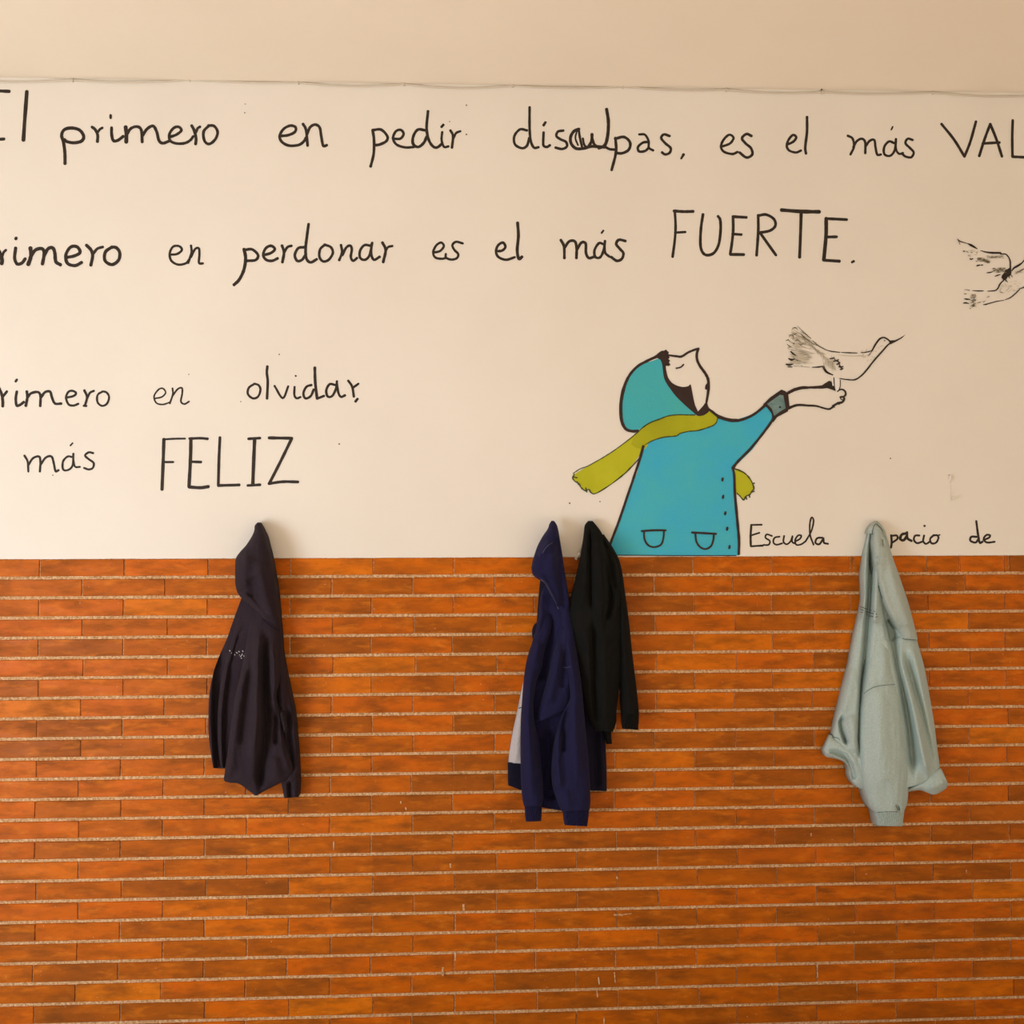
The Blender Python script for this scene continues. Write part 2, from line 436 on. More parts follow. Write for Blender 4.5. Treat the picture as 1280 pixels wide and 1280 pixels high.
word('más', D, [[9, (575, 255), (594, 266), (600, 298), (586, 330)], [9, (597, 300), (612, 276), (632, 267), (645, 282), (645, 325)],
                [9, (645, 300), (662, 276), (681, 272), (686, 300), (693, 330), (708, 330)],
                [9, (762, 285), (740, 278), (721, 300), (722, 329), (745, 335), (763, 312), (768, 268)], [8, (768, 272), (768, 308), (780, 327), (796, 324)],
                [6, (755, 219), (749, 231)], [9, (835, 272), (815, 267), (806, 285), (825, 305), (839, 322), (829, 341), (806, 338), (792, 326)]], TOP)
word('VAL...', D, [[10, (950, 208), (1000, 270), (1042, 338)], [10, (1042, 338), (1065, 280), (1088, 198)], [10, (1101, 336), (1122, 270), (1145, 208)],
                   [10, (1145, 208), (1170, 270), (1192, 338)], [10, (1115, 286), (1182, 282)], [10, (1235, 193), (1233, 260), (1234, 338)], [10, (1234, 339), (1262, 340), (1300, 342)]], TOP + ' at its right end')
word('primero', Eb, [[16, (-175, 245), (-168, 320), (-180, 400)], [14, (-172, 255), (-130, 250), (-110, 285), (-140, 318), (-168, 312)],
                     [18, (-20, 235), (0, 268), (10, 300), (8, 318)], [12, (10, 285), (18, 262), (30, 250)],
                     [15, (78, 240), (73, 290), (85, 319), (108, 316), (126, 294)], [15, (81, 190), (79, 194)],
                     [18, (152, 240), (155, 280), (141, 322)], [16, (150, 290), (175, 252), (208, 243), (221, 265), (212, 320)],
                     [16, (220, 280), (240, 244), (264, 240), (274, 266), (279, 308), (302, 324)],
                     [15, (331, 287), (370, 280), (400, 262), (385, 234), (352, 236), (329, 275), (337, 316), (375, 328), (408, 312)],
                     [15, (432, 226), (455, 250), (463, 280), (454, 326)], [13, (464, 272), (486, 244), (514, 235)],
                     [15, (560, 235), (527, 260), (525, 303), (560, 323), (593, 300), (598, 262), (580, 238), (556, 236)]], MID + ' at its left end')
word('en', Eb, [[11, (850, 273), (885, 270), (909, 250), (896, 231), (866, 233), (849, 265), (856, 303), (890, 323), (928, 317), (944, 300)],
                [11, (955, 228), (957, 262), (941, 315)], [11, (955, 285), (975, 246), (994, 242), (997, 272), (995, 314), (1015, 317)]], MID)
word('perdonar', Fb, [[15, (100, 246), (108, 292), (99, 350), (76, 398), (50, 424)], [13, (102, 250), (140, 247), (170, 275), (158, 300), (116, 304)],
                      [13, (200, 275), (234, 265), (254, 246), (236, 229), (209, 241), (196, 275), (211, 299), (240, 304), (268, 292)],
                      [13, (290, 228), (300, 262), (292, 311)], [12, (301, 262), (317, 236), (338, 229)],
                      [13, (400, 236), (371, 241), (354, 275), (366, 304), (390, 299), (410, 270)],
                      [13, (423, 120), (415, 180), (408, 240), (411, 290), (432, 312), (464, 296)],
                      [12, (505, 223), (481, 246), (477, 284), (496, 307), (524, 298), (544, 265), (534, 236), (502, 223)],
                      [12, (585, 225), (590, 262), (576, 301)], [12, (592, 275), (611, 238), (631, 228), (639, 247), (634, 285), (646, 304), (665, 290)],
                      [12, (735, 229), (702, 226), (680, 255), (681, 289), (705, 299), (728, 275), (741, 214)], [12, (738, 220), (736, 270), (750, 299), (778, 284)],
                      [13, (792, 213), (808, 250), (796, 310)], [11, (807, 258), (820, 236), (842, 230)]], MID)
word('es', Gb, [[11, (88, 263), (120, 255), (139, 231), (126, 213), (102, 226), (86, 260), (96, 287), (130, 294), (152, 288)],
                [11, (234, 217), (200, 209), (182, 226), (192, 250), (211, 270), (204, 291), (176, 298), (150, 288), (149, 270)]], MID)
word('el', Gb, [[12, (404, 256), (430, 253), (447, 235), (435, 213), (411, 226), (400, 255), (411, 284), (450, 299), (494, 286)],
                [14, (508, 114), (512, 180), (506, 250), (514, 294), (530, 284)]], MID)
word('más', Gb, [[13, (724, 200), (740, 232), (742, 290)], [13, (742, 240), (766, 207), (794, 207), (803, 240), (802, 290)],
                 [13, (805, 248), (826, 214), (848, 217), (850, 265), (864, 290), (890, 284)],
                 [12, (938, 221), (915, 216), (893, 250), (896, 284), (920, 287), (938, 252), (945, 205)], [12, (942, 228), (946, 264), (968, 284)], [9, (937, 153), (928, 165)],
                 [13, (1047, 205), (1015, 199), (1001, 220), (1020, 245), (1037, 266), (1029, 294), (1004, 304), (976, 285)]], MID)
word('FUERTE', Hb, [[12, (174, 95), (178, 170), (174, 240), (163, 324)], [14, (170, 95), (220, 98), (266, 97)], [11, (175, 203), (227, 200)],
                    [13, (315, 112), (305, 180), (302, 260), (312, 300), (335, 316), (370, 304), (394, 260), (403, 190), (401, 140), (390, 121)],
                    [13, (465, 122), (466, 190), (459, 260), (451, 310)], [13, (465, 123), (532, 127)], [12, (462, 210), (507, 213)], [14, (452, 312), (519, 313)],
                    [13, (591, 116), (591, 200), (583, 317)], [13, (590, 119), (630, 113), (669, 135), (677, 168), (650, 193), (596, 204)], [13, (602, 206), (640, 260), (680, 316)],
                    [17, (708, 90), (800, 97), (896, 99)], [14, (806, 100), (803, 200), (798, 326)],
                    [17, (931, 132), (930, 220), (919, 340)], [13, (930, 133), (1034, 138)], [13, (931, 225), (984, 224)], [14, (920, 341), (997, 346)]], MID)
p = Paint(Hb); p.stroke([(1060, 351), (1069, 346)], 11); p.build('painted_full_stop', M_INK, wall)
word('primero', I, [[18, (-8, 238), (12, 285), (18, 330), (18, 362)], [16, (17, 300), (46, 263)],
                    [17, (112, 264), (105, 310), (111, 356), (134, 352), (158, 334)], [15, (112, 184), (104, 196)],
                    [17, (178, 263), (182, 302), (172, 358)], [16, (181, 308), (206, 276), (250, 267), (269, 290), (268, 360)],
                    [16, (270, 308), (300, 268), (334, 265), (345, 300), (366, 343), (408, 344)],
                    [14, (442, 304), (488, 294), (507, 275), (485, 259), (456, 266), (440, 305), (457, 349), (490, 357), (522, 345)],
                    [15, (562, 256), (580, 300), (566, 358)], [14, (581, 308), (600, 272), (626, 259)], [14, (558, 358), (576, 360)],
                    [13, (685, 263), (651, 286), (650, 334), (680, 359), (713, 344), (727, 300), (709, 269), (682, 263)]], LOW)
word('en', I, [[10, (1030, 310), (1078, 300), (1104, 271), (1086, 243), (1056, 251), (1027, 295), (1042, 339), (1085, 350), (1130, 336)],
               [11, (1150, 242), (1152, 282), (1132, 343)], [11, (1152, 290), (1185, 247), (1213, 241), (1214, 280), (1206, 330), (1230, 347), (1260, 330)]], LOW)
word('olvidar', J, [[11, (590, 169), (559, 191), (554, 224), (580, 247), (608, 238), (621, 202), (611, 177), (588, 169)],
                    [13, (658, 77), (655, 110), (660, 160), (656, 248)], [11, (696, 181), (740, 246), (769, 183)], [11, (803, 186), (802, 230), (815, 247), (835, 240)], [9, (808, 127), (810, 128)],
                    [12, (893, 176), (866, 186), (850, 220), (861, 247), (889, 235), (905, 200)], [14, (911, 84), (913, 160), (923, 248)], [12, (923, 249), (960, 234)],
                    [12, (1020, 176), (990, 172), (972, 205), (980, 237), (1004, 234), (1024, 195), (1029, 156)], [12, (1028, 165), (1036, 215), (1050, 239), (1072, 231)],
                    [12, (1089, 153), (1110, 185), (1119, 238)], [11, (1115, 190), (1144, 169)]], LOW)
p = Paint(J); p.stroke([(1139, 250), (1128, 264)], 13); p.build('painted_comma', M_INK, wall)
word('más', I, [[14, (163, 691), (184, 730), (189, 797)], [14, (190, 752), (220, 708), (260, 697), (269, 730), (266, 797)],
                [14, (270, 752), (305, 704), (343, 697), (358, 740), (370, 794), (390, 788)],
                [13, (484, 701), (451, 697), (420, 730), (421, 783), (455, 786), (484, 755), (489, 678)], [12, (489, 720), (500, 764), (533, 766)], [10, (484, 607), (469, 624)],
                [13, (621, 674), (592, 669), (567, 690), (592, 715), (624, 740), (618, 773), (590, 783), (560, 773)]], 'beside the large FELIZ')
word('FELIZ', J, [[16, (106, 466), (103, 560), (96, 733)], [10, (104, 466), (160, 463), (219, 462)], [11, (103, 587), (156, 587)],
                  [17, (250, 463), (248, 560), (240, 718)], [13, (243, 462), (300, 460), (339, 463)], [13, (252, 585), (304, 587)], [16, (241, 720), (300, 724), (343, 718)],
                  [14, (405, 456), (400, 560), (396, 708)], [14, (396, 712), (508, 709)],
                  [17, (590, 462), (585, 580), (580, 708)], [13, (557, 463), (619, 459)], [13, (553, 712), (619, 708)],
                  [15, (667, 458), (789, 460)], [15, (787, 463), (730, 580), (670, 698)], [14, (666, 702), (740, 692), (821, 693)]], 'in capitals above the dark aubergine hoodie')
word('Escuela', K, [[9, (68, 93), (65, 140), (66, 187)], [7, (66, 93), (114, 92)], [7, (66, 140), (104, 128)], [8, (66, 188), (119, 185)],
                    [7, (160, 142), (137, 135), (131, 150), (150, 164), (145, 181), (122, 182)], [7, (194, 145), (172, 150), (166, 170), (180, 181), (205, 175)],
                    [7, (214, 142), (211, 168), (226, 179), (243, 165), (251, 143)], [7, (251, 143), (250, 168), (265, 177)],
                    [7, (268, 164), (284, 155), (290, 141), (276, 140), (263, 160), (268, 181), (290, 179), (310, 165)],
                    [7, (310, 165), (335, 120), (345, 75), (336, 60), (328, 90), (330, 140), (345, 181)],
                    [8, (385, 150), (361, 152), (353, 172), (370, 179), (386, 157)], [8, (389, 152), (391, 172), (409, 177)]], 'small, just above the bricks')
word('espacio', K, [[8, (596, 114), (598, 117)], [9, (690, 139), (692, 170), (689, 194)], [8, (691, 142), (714, 140), (717, 155), (696, 171)],
                    [11, (755, 131), (737, 136), (730, 155), (745, 161), (760, 142)], [10, (760, 126), (762, 152), (780, 164)],
                    [8, (815, 140), (796, 141), (791, 160), (805, 174), (826, 168)], [8, (836, 140), (832, 165), (845, 177), (864, 165)], [9, (837, 97), (839, 98)],
                    [8, (880, 138), (863, 155), (870, 175), (890, 171), (900, 150), (893, 139), (878, 140)], [6, (895, 142), (906, 137)]], 'partly hidden by the pale aqua sweatshirt')
word('de', K, [[9, (1070, 146), (1046, 146), (1042, 163), (1065, 171), (1080, 152)], [9, (1068, 76), (1075, 130), (1083, 171), (1095, 168)],
               [8, (1100, 160), (1124, 150), (1129, 139), (1113, 138), (1101, 155), (1115, 171), (1150, 168)]], 'small, at the far right above the bricks')

# ---- the painted child in the hooded coat
LB_ = (700, 390, 2.9091); MB_ = (760, 420, 8); NB_ = (970, 390, 7.5294); OB_ = (1180, 280, 10.667)
fig = empty('mural_figure', P(850, 690, 0), wall, label='painted child in a turquoise hooded coat and olive scarf, face raised, holding out a bird')
def mp(name, m, blk, d, fn, label=None):
    p = Paint(blk, d); fn(p); o = p.build(name, m, None, label); o.data.transform(Matrix.Translation(-fig.location)); o.parent = fig; return o
mp('painted_coat', M_COAT, LB_, .0034, lambda p: p.fill([(308, 470), (302, 492), (282, 580), (258, 640), (215, 760), (185, 835), (165, 886), (400, 886), (652, 885), (648, 760), (635, 650), (628, 570), (700, 500), (780, 387), (768, 360), (752, 333),
   (700, 372), (640, 392), (600, 390), (572, 385), (550, 400), (500, 412), (440, 422), (370, 445), (330, 460)], 1), 'turquoise coat with dark outline')
mp('painted_hood', M_HOODP, MB_, .0036, lambda p: p.fill([(525, 222), (440, 250), (340, 283), (255, 350), (187, 445), (150, 560), (138, 680), (138, 800), (160, 895), (220, 942), (290, 945), (340, 915), (420, 870), (520, 835), (600, 805), (700, 790), (850, 795), (880, 775), (800, 715), (700, 615), (625, 515), (572, 440), (550, 350), (545, 270)], 2))
mp('painted_scarf', M_SCARF, MB_, .0039, lambda p: p.fill([(290, 970), (340, 920), (420, 870), (520, 830), (600, 800), (700, 790), (850, 790), (900, 800), (960, 790), (1020, 750), (1070, 785), (1095, 830), (1080, 870), (1000, 915), (900, 945), (800, 955), (720, 975), (680, 1000), (560, 1010), (450, 1045), (370, 1085), (330, 1130), (230, 1080)], 2), 'olive wrap of the scarf')
def tails(p):
    p.fill([(322, 478), (300, 505), (272, 545), (230, 590), (180, 630), (130, 660), (110, 655), (105, 645), (90, 650), (75, 637), (70, 625), (55, 617), (46, 604), (60, 585), (100, 562), (150, 532), (194, 506), (250, 461), (280, 438), (310, 420)], 2)
    p.fill([(636, 570), (670, 585), (693, 610), (705, 640), (699, 650), (690, 664), (676, 670), (668, 683), (655, 670), (645, 662), (640, 655)], 2)
mp('painted_scarf_tail', M_SCARF_B, LB_, .0038, tails, 'bright lime green scarf ends')
def hair(p):
    p.fill([(470, 205), (530, 150), (560, 148), (580, 135), (594, 152), (608, 160), (603, 190), (618, 215), (603, 228), (622, 248), (608, 262), (624, 288), (600, 300), (578, 300), (588, 370), (604, 420), (640, 468), (700, 500), (760, 510), (805, 500), (824, 482), (835, 520), (850, 600), (870, 690), (900, 757), (888, 788), (860, 770), (760, 682), (680, 603), (620, 525), (572, 450), (553, 380), (543, 290), (522, 235)], 2)
    p.fill([(900, 755), (950, 700), (985, 655), (1000, 700), (1018, 745), (960, 792), (905, 800), (880, 785)], 2)  # dark painted chin
    p.fill([(1000, 460), (975, 490), (968, 530), (990, 540), (1008, 570), (1018, 500)], 1)
mp('painted_hair', M_HAIR, MB_, .0044, hair, 'dark brown hair and dark chin')
def outl(p):
    p.stroke([(560, 165), (480, 208), (400, 245), (300, 300), (220, 385), (165, 500), (133, 640), (128, 760), (140, 860), (178, 930), (240, 952), (300, 950)], (34, 26, 24, 24, 30, 30, 28, 26, 26))
    p.stroke([(605, 192), (680, 202), (735, 205), (800, 165), (860, 140), (905, 127)], (16, 22, 20, 20))
    p.stroke([(903, 127), (888, 180), (892, 240), (920, 300), (970, 370), (1000, 430), (1006, 500), (1000, 570), (985, 660)], (24, 24, 24, 26, 26, 20))
    p.stroke([(682, 322), (720, 315), (740, 302), (755, 285)], 14)
    p.stroke([(995, 725), (1040, 755), (1100, 800), (1200, 835), (1290, 842)], (20, 26, 26))
mp('painted_outline', M_HAIR, MB_, .0048, outl)
def outl2(p):
    p.stroke([(575, 382), (620, 395), (660, 392), (700, 375), (728, 355), (752, 333)], (9, 9, 8, 9))
    p.stroke([(303, 488), (290, 535), (272, 590), (250, 655), (215, 758), (185, 838), (172, 880)], (9, 8, 8, 8, 9))
    p.stroke([(629, 568), (634, 600), (636, 660), (645, 760), (651, 830), (650, 880)], (8, 8, 9, 9, 8))
    p.stroke([(628, 568), (650, 540), (690, 500), (730, 452), (760, 412), (778, 385)], (10, 8, 8, 9))
    p.stroke([(820, 300), (850, 285), (880, 277), (930, 273), (960, 270)], (9, 8, 7))
    p.fill([(738, 336), (765, 310), (805, 282), (820, 288), (830, 300), (835, 345), (828, 362), (790, 382), (775, 402), (770, 370), (755, 350)], 1)
    for x, y in ((591, 609), (593, 672), (601, 732), (608, 788), (616, 855)): p.dot(x, y, 4.5, 8, .15)
    p.stroke([(297, 797), (340, 794), (384, 794)], 7); p.stroke([(305, 797), (308, 828), (322, 849), (345, 855), (368, 845), (376, 820), (378, 797)], 6)
    p.stroke([(480, 802), (520, 804), (567, 807)], 7); p.stroke([(492, 805), (496, 835), (510, 855), (530, 862), (550, 850), (558, 826), (559, 807)], 6)
    p.stroke([(190, 884), (400, 886), (640, 886)], 3)
mp('painted_outline', M_HAIR, LB_, .0052, outl2)
mp('painted_cuff', M_CUFFP, LB_, .0060, lambda p: p.fill([(753, 334), (800, 301), (812, 303), (821, 350), (800, 362), (779, 378), (770, 352)], 1), 'grey-teal turned cuff')
mp('painted_button', M_HAIR, LB_, .0062, lambda p: p.dot(800, 346, 4))
def sc_out(p):
    p.stroke([(290, 970), (340, 922), (420, 868), (520, 830), (600, 800), (700, 788), (800, 790), (870, 790)], (9, 12, 9, 9), jit=.25)
    p.stroke([(1095, 830), (1080, 870), (1050, 895), (1000, 915), (900, 945), (800, 955), (720, 975), (680, 1000), (560, 1012), (450, 1045), (370, 1088)], (8, 11, 8, 10, 8), jit=.25)
    p.stroke([(285, 972), (230, 1020), (150, 1080), (80, 1132), (0, 1185), (-80, 1233), (-200, 1300), (-280, 1330), (-350, 1375)], 8, jit=.25)
mp('painted_scarf_outline', M_LINE, MB_, .0050, sc_out)
def sc_out2(p):
    p.stroke([(300, 505), (285, 535), (258, 565), (230, 592), (180, 630), (130, 660), (112, 656), (106, 645), (92, 650), (76, 638), (70, 625), (56, 617), (46, 604), (52, 590)], 4, jit=.3)
    p.stroke([(636, 570), (670, 585), (693, 610), (705, 640), (699, 650), (690, 664), (676, 670), (668, 683), (655, 670), (645, 660)], 4, jit=.3)
    for a, b in (((700, 625), (707, 622)), ((697, 655), (706, 652)), ((688, 664), (690, 674)), ((676, 671), (679, 681)), ((62, 617), (68, 628)), ((94, 640), (97, 655)), ((50, 600), (62, 603))): p.stroke([a, b], 4)
mp('painted_scarf_fringe', M_LINE, LB_, .0050, sc_out2)
def hand(p):
    p.stroke([(98, 772), (140, 745), (180, 725), (260, 707), (350, 713), (410, 710), (440, 695)], (24, 20, 16, 16))
    p.fill([(400, 722), (450, 678), (500, 647), (522, 655), (532, 675), (545, 700), (562, 745), (530, 732), (480, 716), (440, 722)], 1)
    p.stroke([(118, 905), (200, 876), (300, 880), (380, 885), (450, 905), (500, 914), (530, 897), (545, 880), (585, 858), (620, 850), (642, 822), (632, 800), (605, 800)], (24, 18, 14, 18, 20, 18, 16))
    p.stroke([(632, 800), (655, 780), (652, 750), (628, 730), (600, 732), (580, 745)], (14, 16, 14, 12))
    p.stroke([(605, 802), (612, 820), (632, 828)], 8); p.stroke([(578, 850), (585, 866), (598, 868)], 9); p.stroke([(530, 878), (538, 893), (552, 896)], 9)
mp('painted_hand', M_INK, NB_, .0050, hand, 'outlined hand with curled fingers')
bird = empty('mural_bird', P(1050, 460, 0), wall, label='painted bird with a long thin beak standing on the child\'s hand')
bird2 = empty('mural_bird', P(1250, 345, 0), wall, label='painted bird in flight with raised wing, cut off by the right edge')
def bp(name, m, blk, d, fn, par=None):
    par = par or bird
    p = Paint(blk, d); fn(p); o = p.build(name, m, None); o.data.transform(Matrix.Translation(-par.location)); o.parent = par; return o
def b_out(p):
    p.stroke([(445, 515), (470, 558), (500, 578), (535, 592)], (20, 18, 9)); p.stroke([(600, 625), (660, 635), (740, 638), (800, 602), (850, 550), (920, 460), (1000, 370), (1045, 318), (1075, 292)], (7, 12, 14, 14, 12))
    p.stroke([(905, 362), (940, 300), (978, 252), (1018, 241), (1058, 262), (1080, 285)], (12, 16, 13, 12))
    p.fill([(1058, 268), (1120, 266), (1170, 243), (1221, 211), (1182, 248), (1120, 284), (1075, 305)], 1)
    p.stroke([(470, 356), (520, 370), (600, 380)], (5, 9, 7)); p.stroke([(615, 380), (690, 384), (765, 386)], (5, 10, 6)); p.stroke([(800, 383), (850, 378), (905, 364)], (6, 9, 8))
    p.stroke([(200, 130), (260, 190), (330, 250)], (2, 6, 5)); p.stroke([(345, 270), (400, 318), (470, 357)], (4, 7, 7)); p.stroke([(230, 195), (300, 265), (385, 318)], (2, 5, 3)); p.stroke([(905, 365), (885, 395), (865, 412)], 5)
    p.stroke([(340, 521), (400, 518), (440, 512)], (6, 13, 9)); p.stroke([(165, 508), (250, 514), (320, 520)], (3, 2, 3))
    p.stroke([(140, 372), (160, 392), (185, 408)], (10, 15, 8)); p.stroke([(120, 438), (145, 450), (178, 442)], (10, 20, 6)); p.stroke([(96, 492), (125, 498), (158, 490)], (12, 17, 9)); p.stroke([(112, 516), (152, 518)], 8)
    p.stroke([(545, 620), (546, 690), (556, 738)], 8); p.stroke([(605, 640), (604, 700), (590, 738)], 7); p.dot(1022, 270, 6); p.dot(165, 297, 6)
    for a, b in (((508, 438), (548, 428)), ((545, 462), (588, 448)), ((570, 492), (602, 475)), ((592, 516), (632, 512)), ((604, 541), (632, 530))): p.stroke([a, ((a[0]+b[0])/2, (a[1]+b[1])/2+4), b], (9, 13, 7), jit=.3)
    p.stroke([(545, 430), (560, 455), (590, 470), (598, 500), (622, 540)], (8, 12, 7), jit=.4)
bp('painted_outline', M_INK, NB_, .0052, b_out)
rnd = random.Random(5)
def b_grey(p):
    for i in range(54):
        t = rnd.random(); x0 = 130+rnd.uniform(0, 90)-t*20; y0 = 160+t*340; L = rnd.uniform(25, 70)
        dx, dy = 1.0, (430-y0)/520
        x0 += rnd.uniform(0, 130); y0 += (x0-150)*dy*.6
        p.stroke([(x0, y0), (x0+L*.5, y0+L*.5*dy+rnd.uniform(-4, 4)), (x0+L, y0+L*dy)], (1.5, 3.2, 1), jit=.4)
    for i in range(26):
        x0 = 240+i*8+rnd.uniform(-6, 6); y0 = 215+i*7.2+rnd.uniform(-6, 22); p.stroke([(x0, y0), (x0+9, y0+15), (x0+13, y0+38)], (2, 4, 1), jit=.4)
    for i in range(9):
        x0 = rnd.uniform(430, 560); p.stroke([(x0, 400+rnd.uniform(0, 140)), (x0+14, 412+rnd.uniform(0, 150))], 2)
    for i in range(16):
        x0 = rnd.uniform(800, 920); y0 = rnd.uniform(360, 470); p.stroke([(x0, y0), (x0+10, y0-16)], 2.4)
    for x, y in ((965, 338), (985, 322), (1000, 318), (940, 370), (905, 420)): p.dot(x, y, 5, 3, .6)
    p.stroke([(585, 405), (700, 415), (830, 412)], (2, 3, 2), jit=.5)
bp('painted_feathers', M_GREY, NB_, .0046, b_grey)
def b_dgrey(p):
    for pts in ([(150, 170), (165, 150), (190, 150), (205, 172)], [(150, 200), (175, 210), (200, 196)], [(122, 235), (140, 215), (165, 228), (160, 255)], [(90, 272), (115, 262), (135, 280)], [(100, 300), (125, 320), (150, 330)], [(175, 280), (200, 262), (230, 285)], [(215, 300), (240, 310), (262, 290)], [(110, 340), (140, 330)], [(240, 215), (262, 240), (285, 262)], [(240, 500), (246, 515)], [(160, 430), (200, 455), (240, 462)]):
        p.stroke(pts, (3, 8, 3) if len(pts) > 2 else 4, jit=.5)
bp('painted_feathers', M_GREYD, NB_, .0049, b_dgrey)
def b_pale(p):
    for i in range(30):
        t = i/29; x0 = 125+rnd.uniform(-15, 45); y0 = 165+t*330; x1 = x0+rnd.uniform(90, 230); y1 = y0+(x1-x0)*(430-y0)/420
        p.stroke([(x0, y0), ((x0+x1)/2, (y0+y1)/2+5), (x1, y1)], (3, 9, 2), jit=.5)
    for i in range(12):
        x0 = 440+i*9; p.stroke([(x0, 400+i*6), (x0+20, 440+i*8), (x0+22, 500+i*5)], (2, 6, 2), jit=.5)
    p.stroke([(290, 285), (340, 330), (420, 380), (470, 400)], (4, 16, 6), jit=.4)
bp('painted_feathers', M_PALE, NB_, .0042, b_pale)
bp('painted_leg', M_WHITEP, NB_, .0058, lambda p: (p.fill([(551, 618), (600, 632), (599, 700), (585, 738), (568, 742), (556, 700)], 1), p.stroke([(530, 618), (533, 655), (538, 690)], 11)))
def o_out(p):
    p.stroke([(180, 195), (205, 225), (250, 242), (320, 262)], (6, 14, 12, 8)); p.stroke([(320, 262), (360, 282), (400, 305), (445, 332)], (12, 30, 24, 8)); p.stroke([(490, 355), (560, 374), (650, 384), (755, 386)], (8, 16, 24, 22))
    p.stroke([(755, 400), (822, 402), (860, 440), (884, 500), (885, 590)], (16, 14, 16, 18)); p.fill([(893, 570), (900, 650), (885, 690), (850, 705), (835, 735), (800, 755), (765, 712), (775, 680), (800, 655), (818, 610), (850, 600)], 1)
    p.stroke([(905, 625), (930, 590), (980, 560), (1020, 535), (1052, 507)], (12, 24, 24, 12)); p.stroke([(800, 745), (748, 800), (722, 852), (690, 884), (640, 893), (585, 896)], (14, 18, 14, 14, 8))
    p.stroke([(525, 891), (460, 893), (380, 887)], (10, 14, 7)); p.stroke([(342, 885), (305, 875), (275, 878)], (8, 6, 4)); p.stroke([(528, 1074), (560, 1072), (600, 1060), (700, 1033), (800, 1018)], (8, 16, 11, 12, 6))
    p.stroke([(815, 1010), (880, 985), (950, 930), (1012, 868)], (7, 13, 15, 11)); p.stroke([(1020, 860), (1067, 843), (1130, 800), (1190, 720)], (12, 14, 14, 12))
    p.stroke([(258, 1055), (290, 1052), (335, 1060)], (10, 20, 6)); p.stroke([(270, 996), (300, 1002), (345, 1006)], (6, 18, 10)); p.stroke([(680, 697), (715, 685), (752, 672)], (8, 16, 8)); p.stroke([(570, 650), (605, 648), (645, 640)], (8, 16, 8))
    p.stroke([(440, 556), (475, 548)], 16); p.stroke([(492, 548), (517, 546)], 12); p.stroke([(348, 462), (362, 472), (385, 462)], 14); p.stroke([(258, 360), (278, 366)], 12)
    for a in ((820, 745), (870, 705), (905, 690), (840, 760)): p.stroke([(a[0]-12, a[1]-15), (a[0]+6, a[1]+16)], 9)
    p.stroke([(1052, 507), (1110, 440), (1200, 400), (1300, 420)], 14); p.stroke([(1190, 720), (1260, 650), (1330, 620)], 14); p.stroke([(1300, 420), (1370, 520), (1430, 570), (1330, 620)], 12)
bp('painted_outline', M_INK, OB_, .0050, o_out, bird2)
def o_grey(p):
    for i in range(64):
        x0 = rnd.uniform(440, 600); y0 = 455+(x0-440)*.3+rnd.uniform(-12, 25); p.stroke([(x0, y0), (x0+rnd.uniform(10, 28), y0+rnd.uniform(-6, 12))], rnd.uniform(3, 7), jit=.4)
    for i in range(46):
        x0 = rnd.uniform(635, 810); y0 = rnd.uniform(585, 650); p.stroke([(x0, y0), (x0+24, y0-rnd.uniform(0, 10))], rnd.uniform(3, 7), jit=.4)
    for i in range(30):
        x0 = rnd.uniform(560, 790); y0 = 436+rnd.uniform(-10, 22); p.stroke([(x0, y0), (x0+26, y0-4)], rnd.uniform(2, 5), jit=.4)
    for i in range(26):
        x0 = rnd.uniform(350, 410); y0 = rnd.uniform(935, 1100); p.stroke([(x0, y0), (x0+18, y0-10)], rnd.uniform(5, 9), jit=.4)
    for i in range(24):
        x0 = rnd.uniform(960, 1060); y0 = 650-(x0-960)*.45+rnd.uniform(-8, 12); p.stroke([(x0, y0), (x0+14, y0-10)], rnd.uniform(3, 7), jit=.4)
    for i in range(34):
        x0 = rnd.uniform(740, 1050); y0 = rnd.uniform(760, 920); p.stroke([(x0, y0), (x0+14, y0-9)], 2.4, jit=.4)
    for a, b in (((188, 215), (215, 275)), ((300, 365), (325, 380)), ((320, 418), (350, 416)), ((360, 380), (376, 384)), ((435, 380), (445, 388)), ((425, 495), (445, 500)), ((450, 1052), (485, 1042)), ((520, 1040), (545, 1030)), ((575, 975), (605, 965)), ((370, 1110), (410, 1092)), ((345, 1130), (360, 1120)), ((270, 930), (295, 932)), ((745, 905), (790, 920))): p.stroke([a, b], 8, jit=.4)
bp('painted_feathers', M_GREYD, OB_, .0046, o_grey, bird2)
def o_pale(p):
    for (x0, y0, x1, y1, n, wd) in ((450, 450, 620, 515, 14, 18), (640, 590, 820, 650, 14, 18), (570, 425, 800, 460, 12, 10), (345, 930, 420, 1100, 12, 18), (300, 350, 440, 430, 10, 8), (740, 780, 960, 920, 10, 8), (930, 620, 1060, 660, 8, 14)):
        for i in range(n):
            x = rnd.uniform(x0, x1-20); y = rnd.uniform(y0, y1); p.stroke([(x, y), (x+20, y+rnd.uniform(-5, 5)), (x+44, y+rnd.uniform(-8, 8))], (2, wd*.7, 2), jit=.5)
bp('painted_feathers', M_PALE, OB_, .0042, o_pale, bird2)

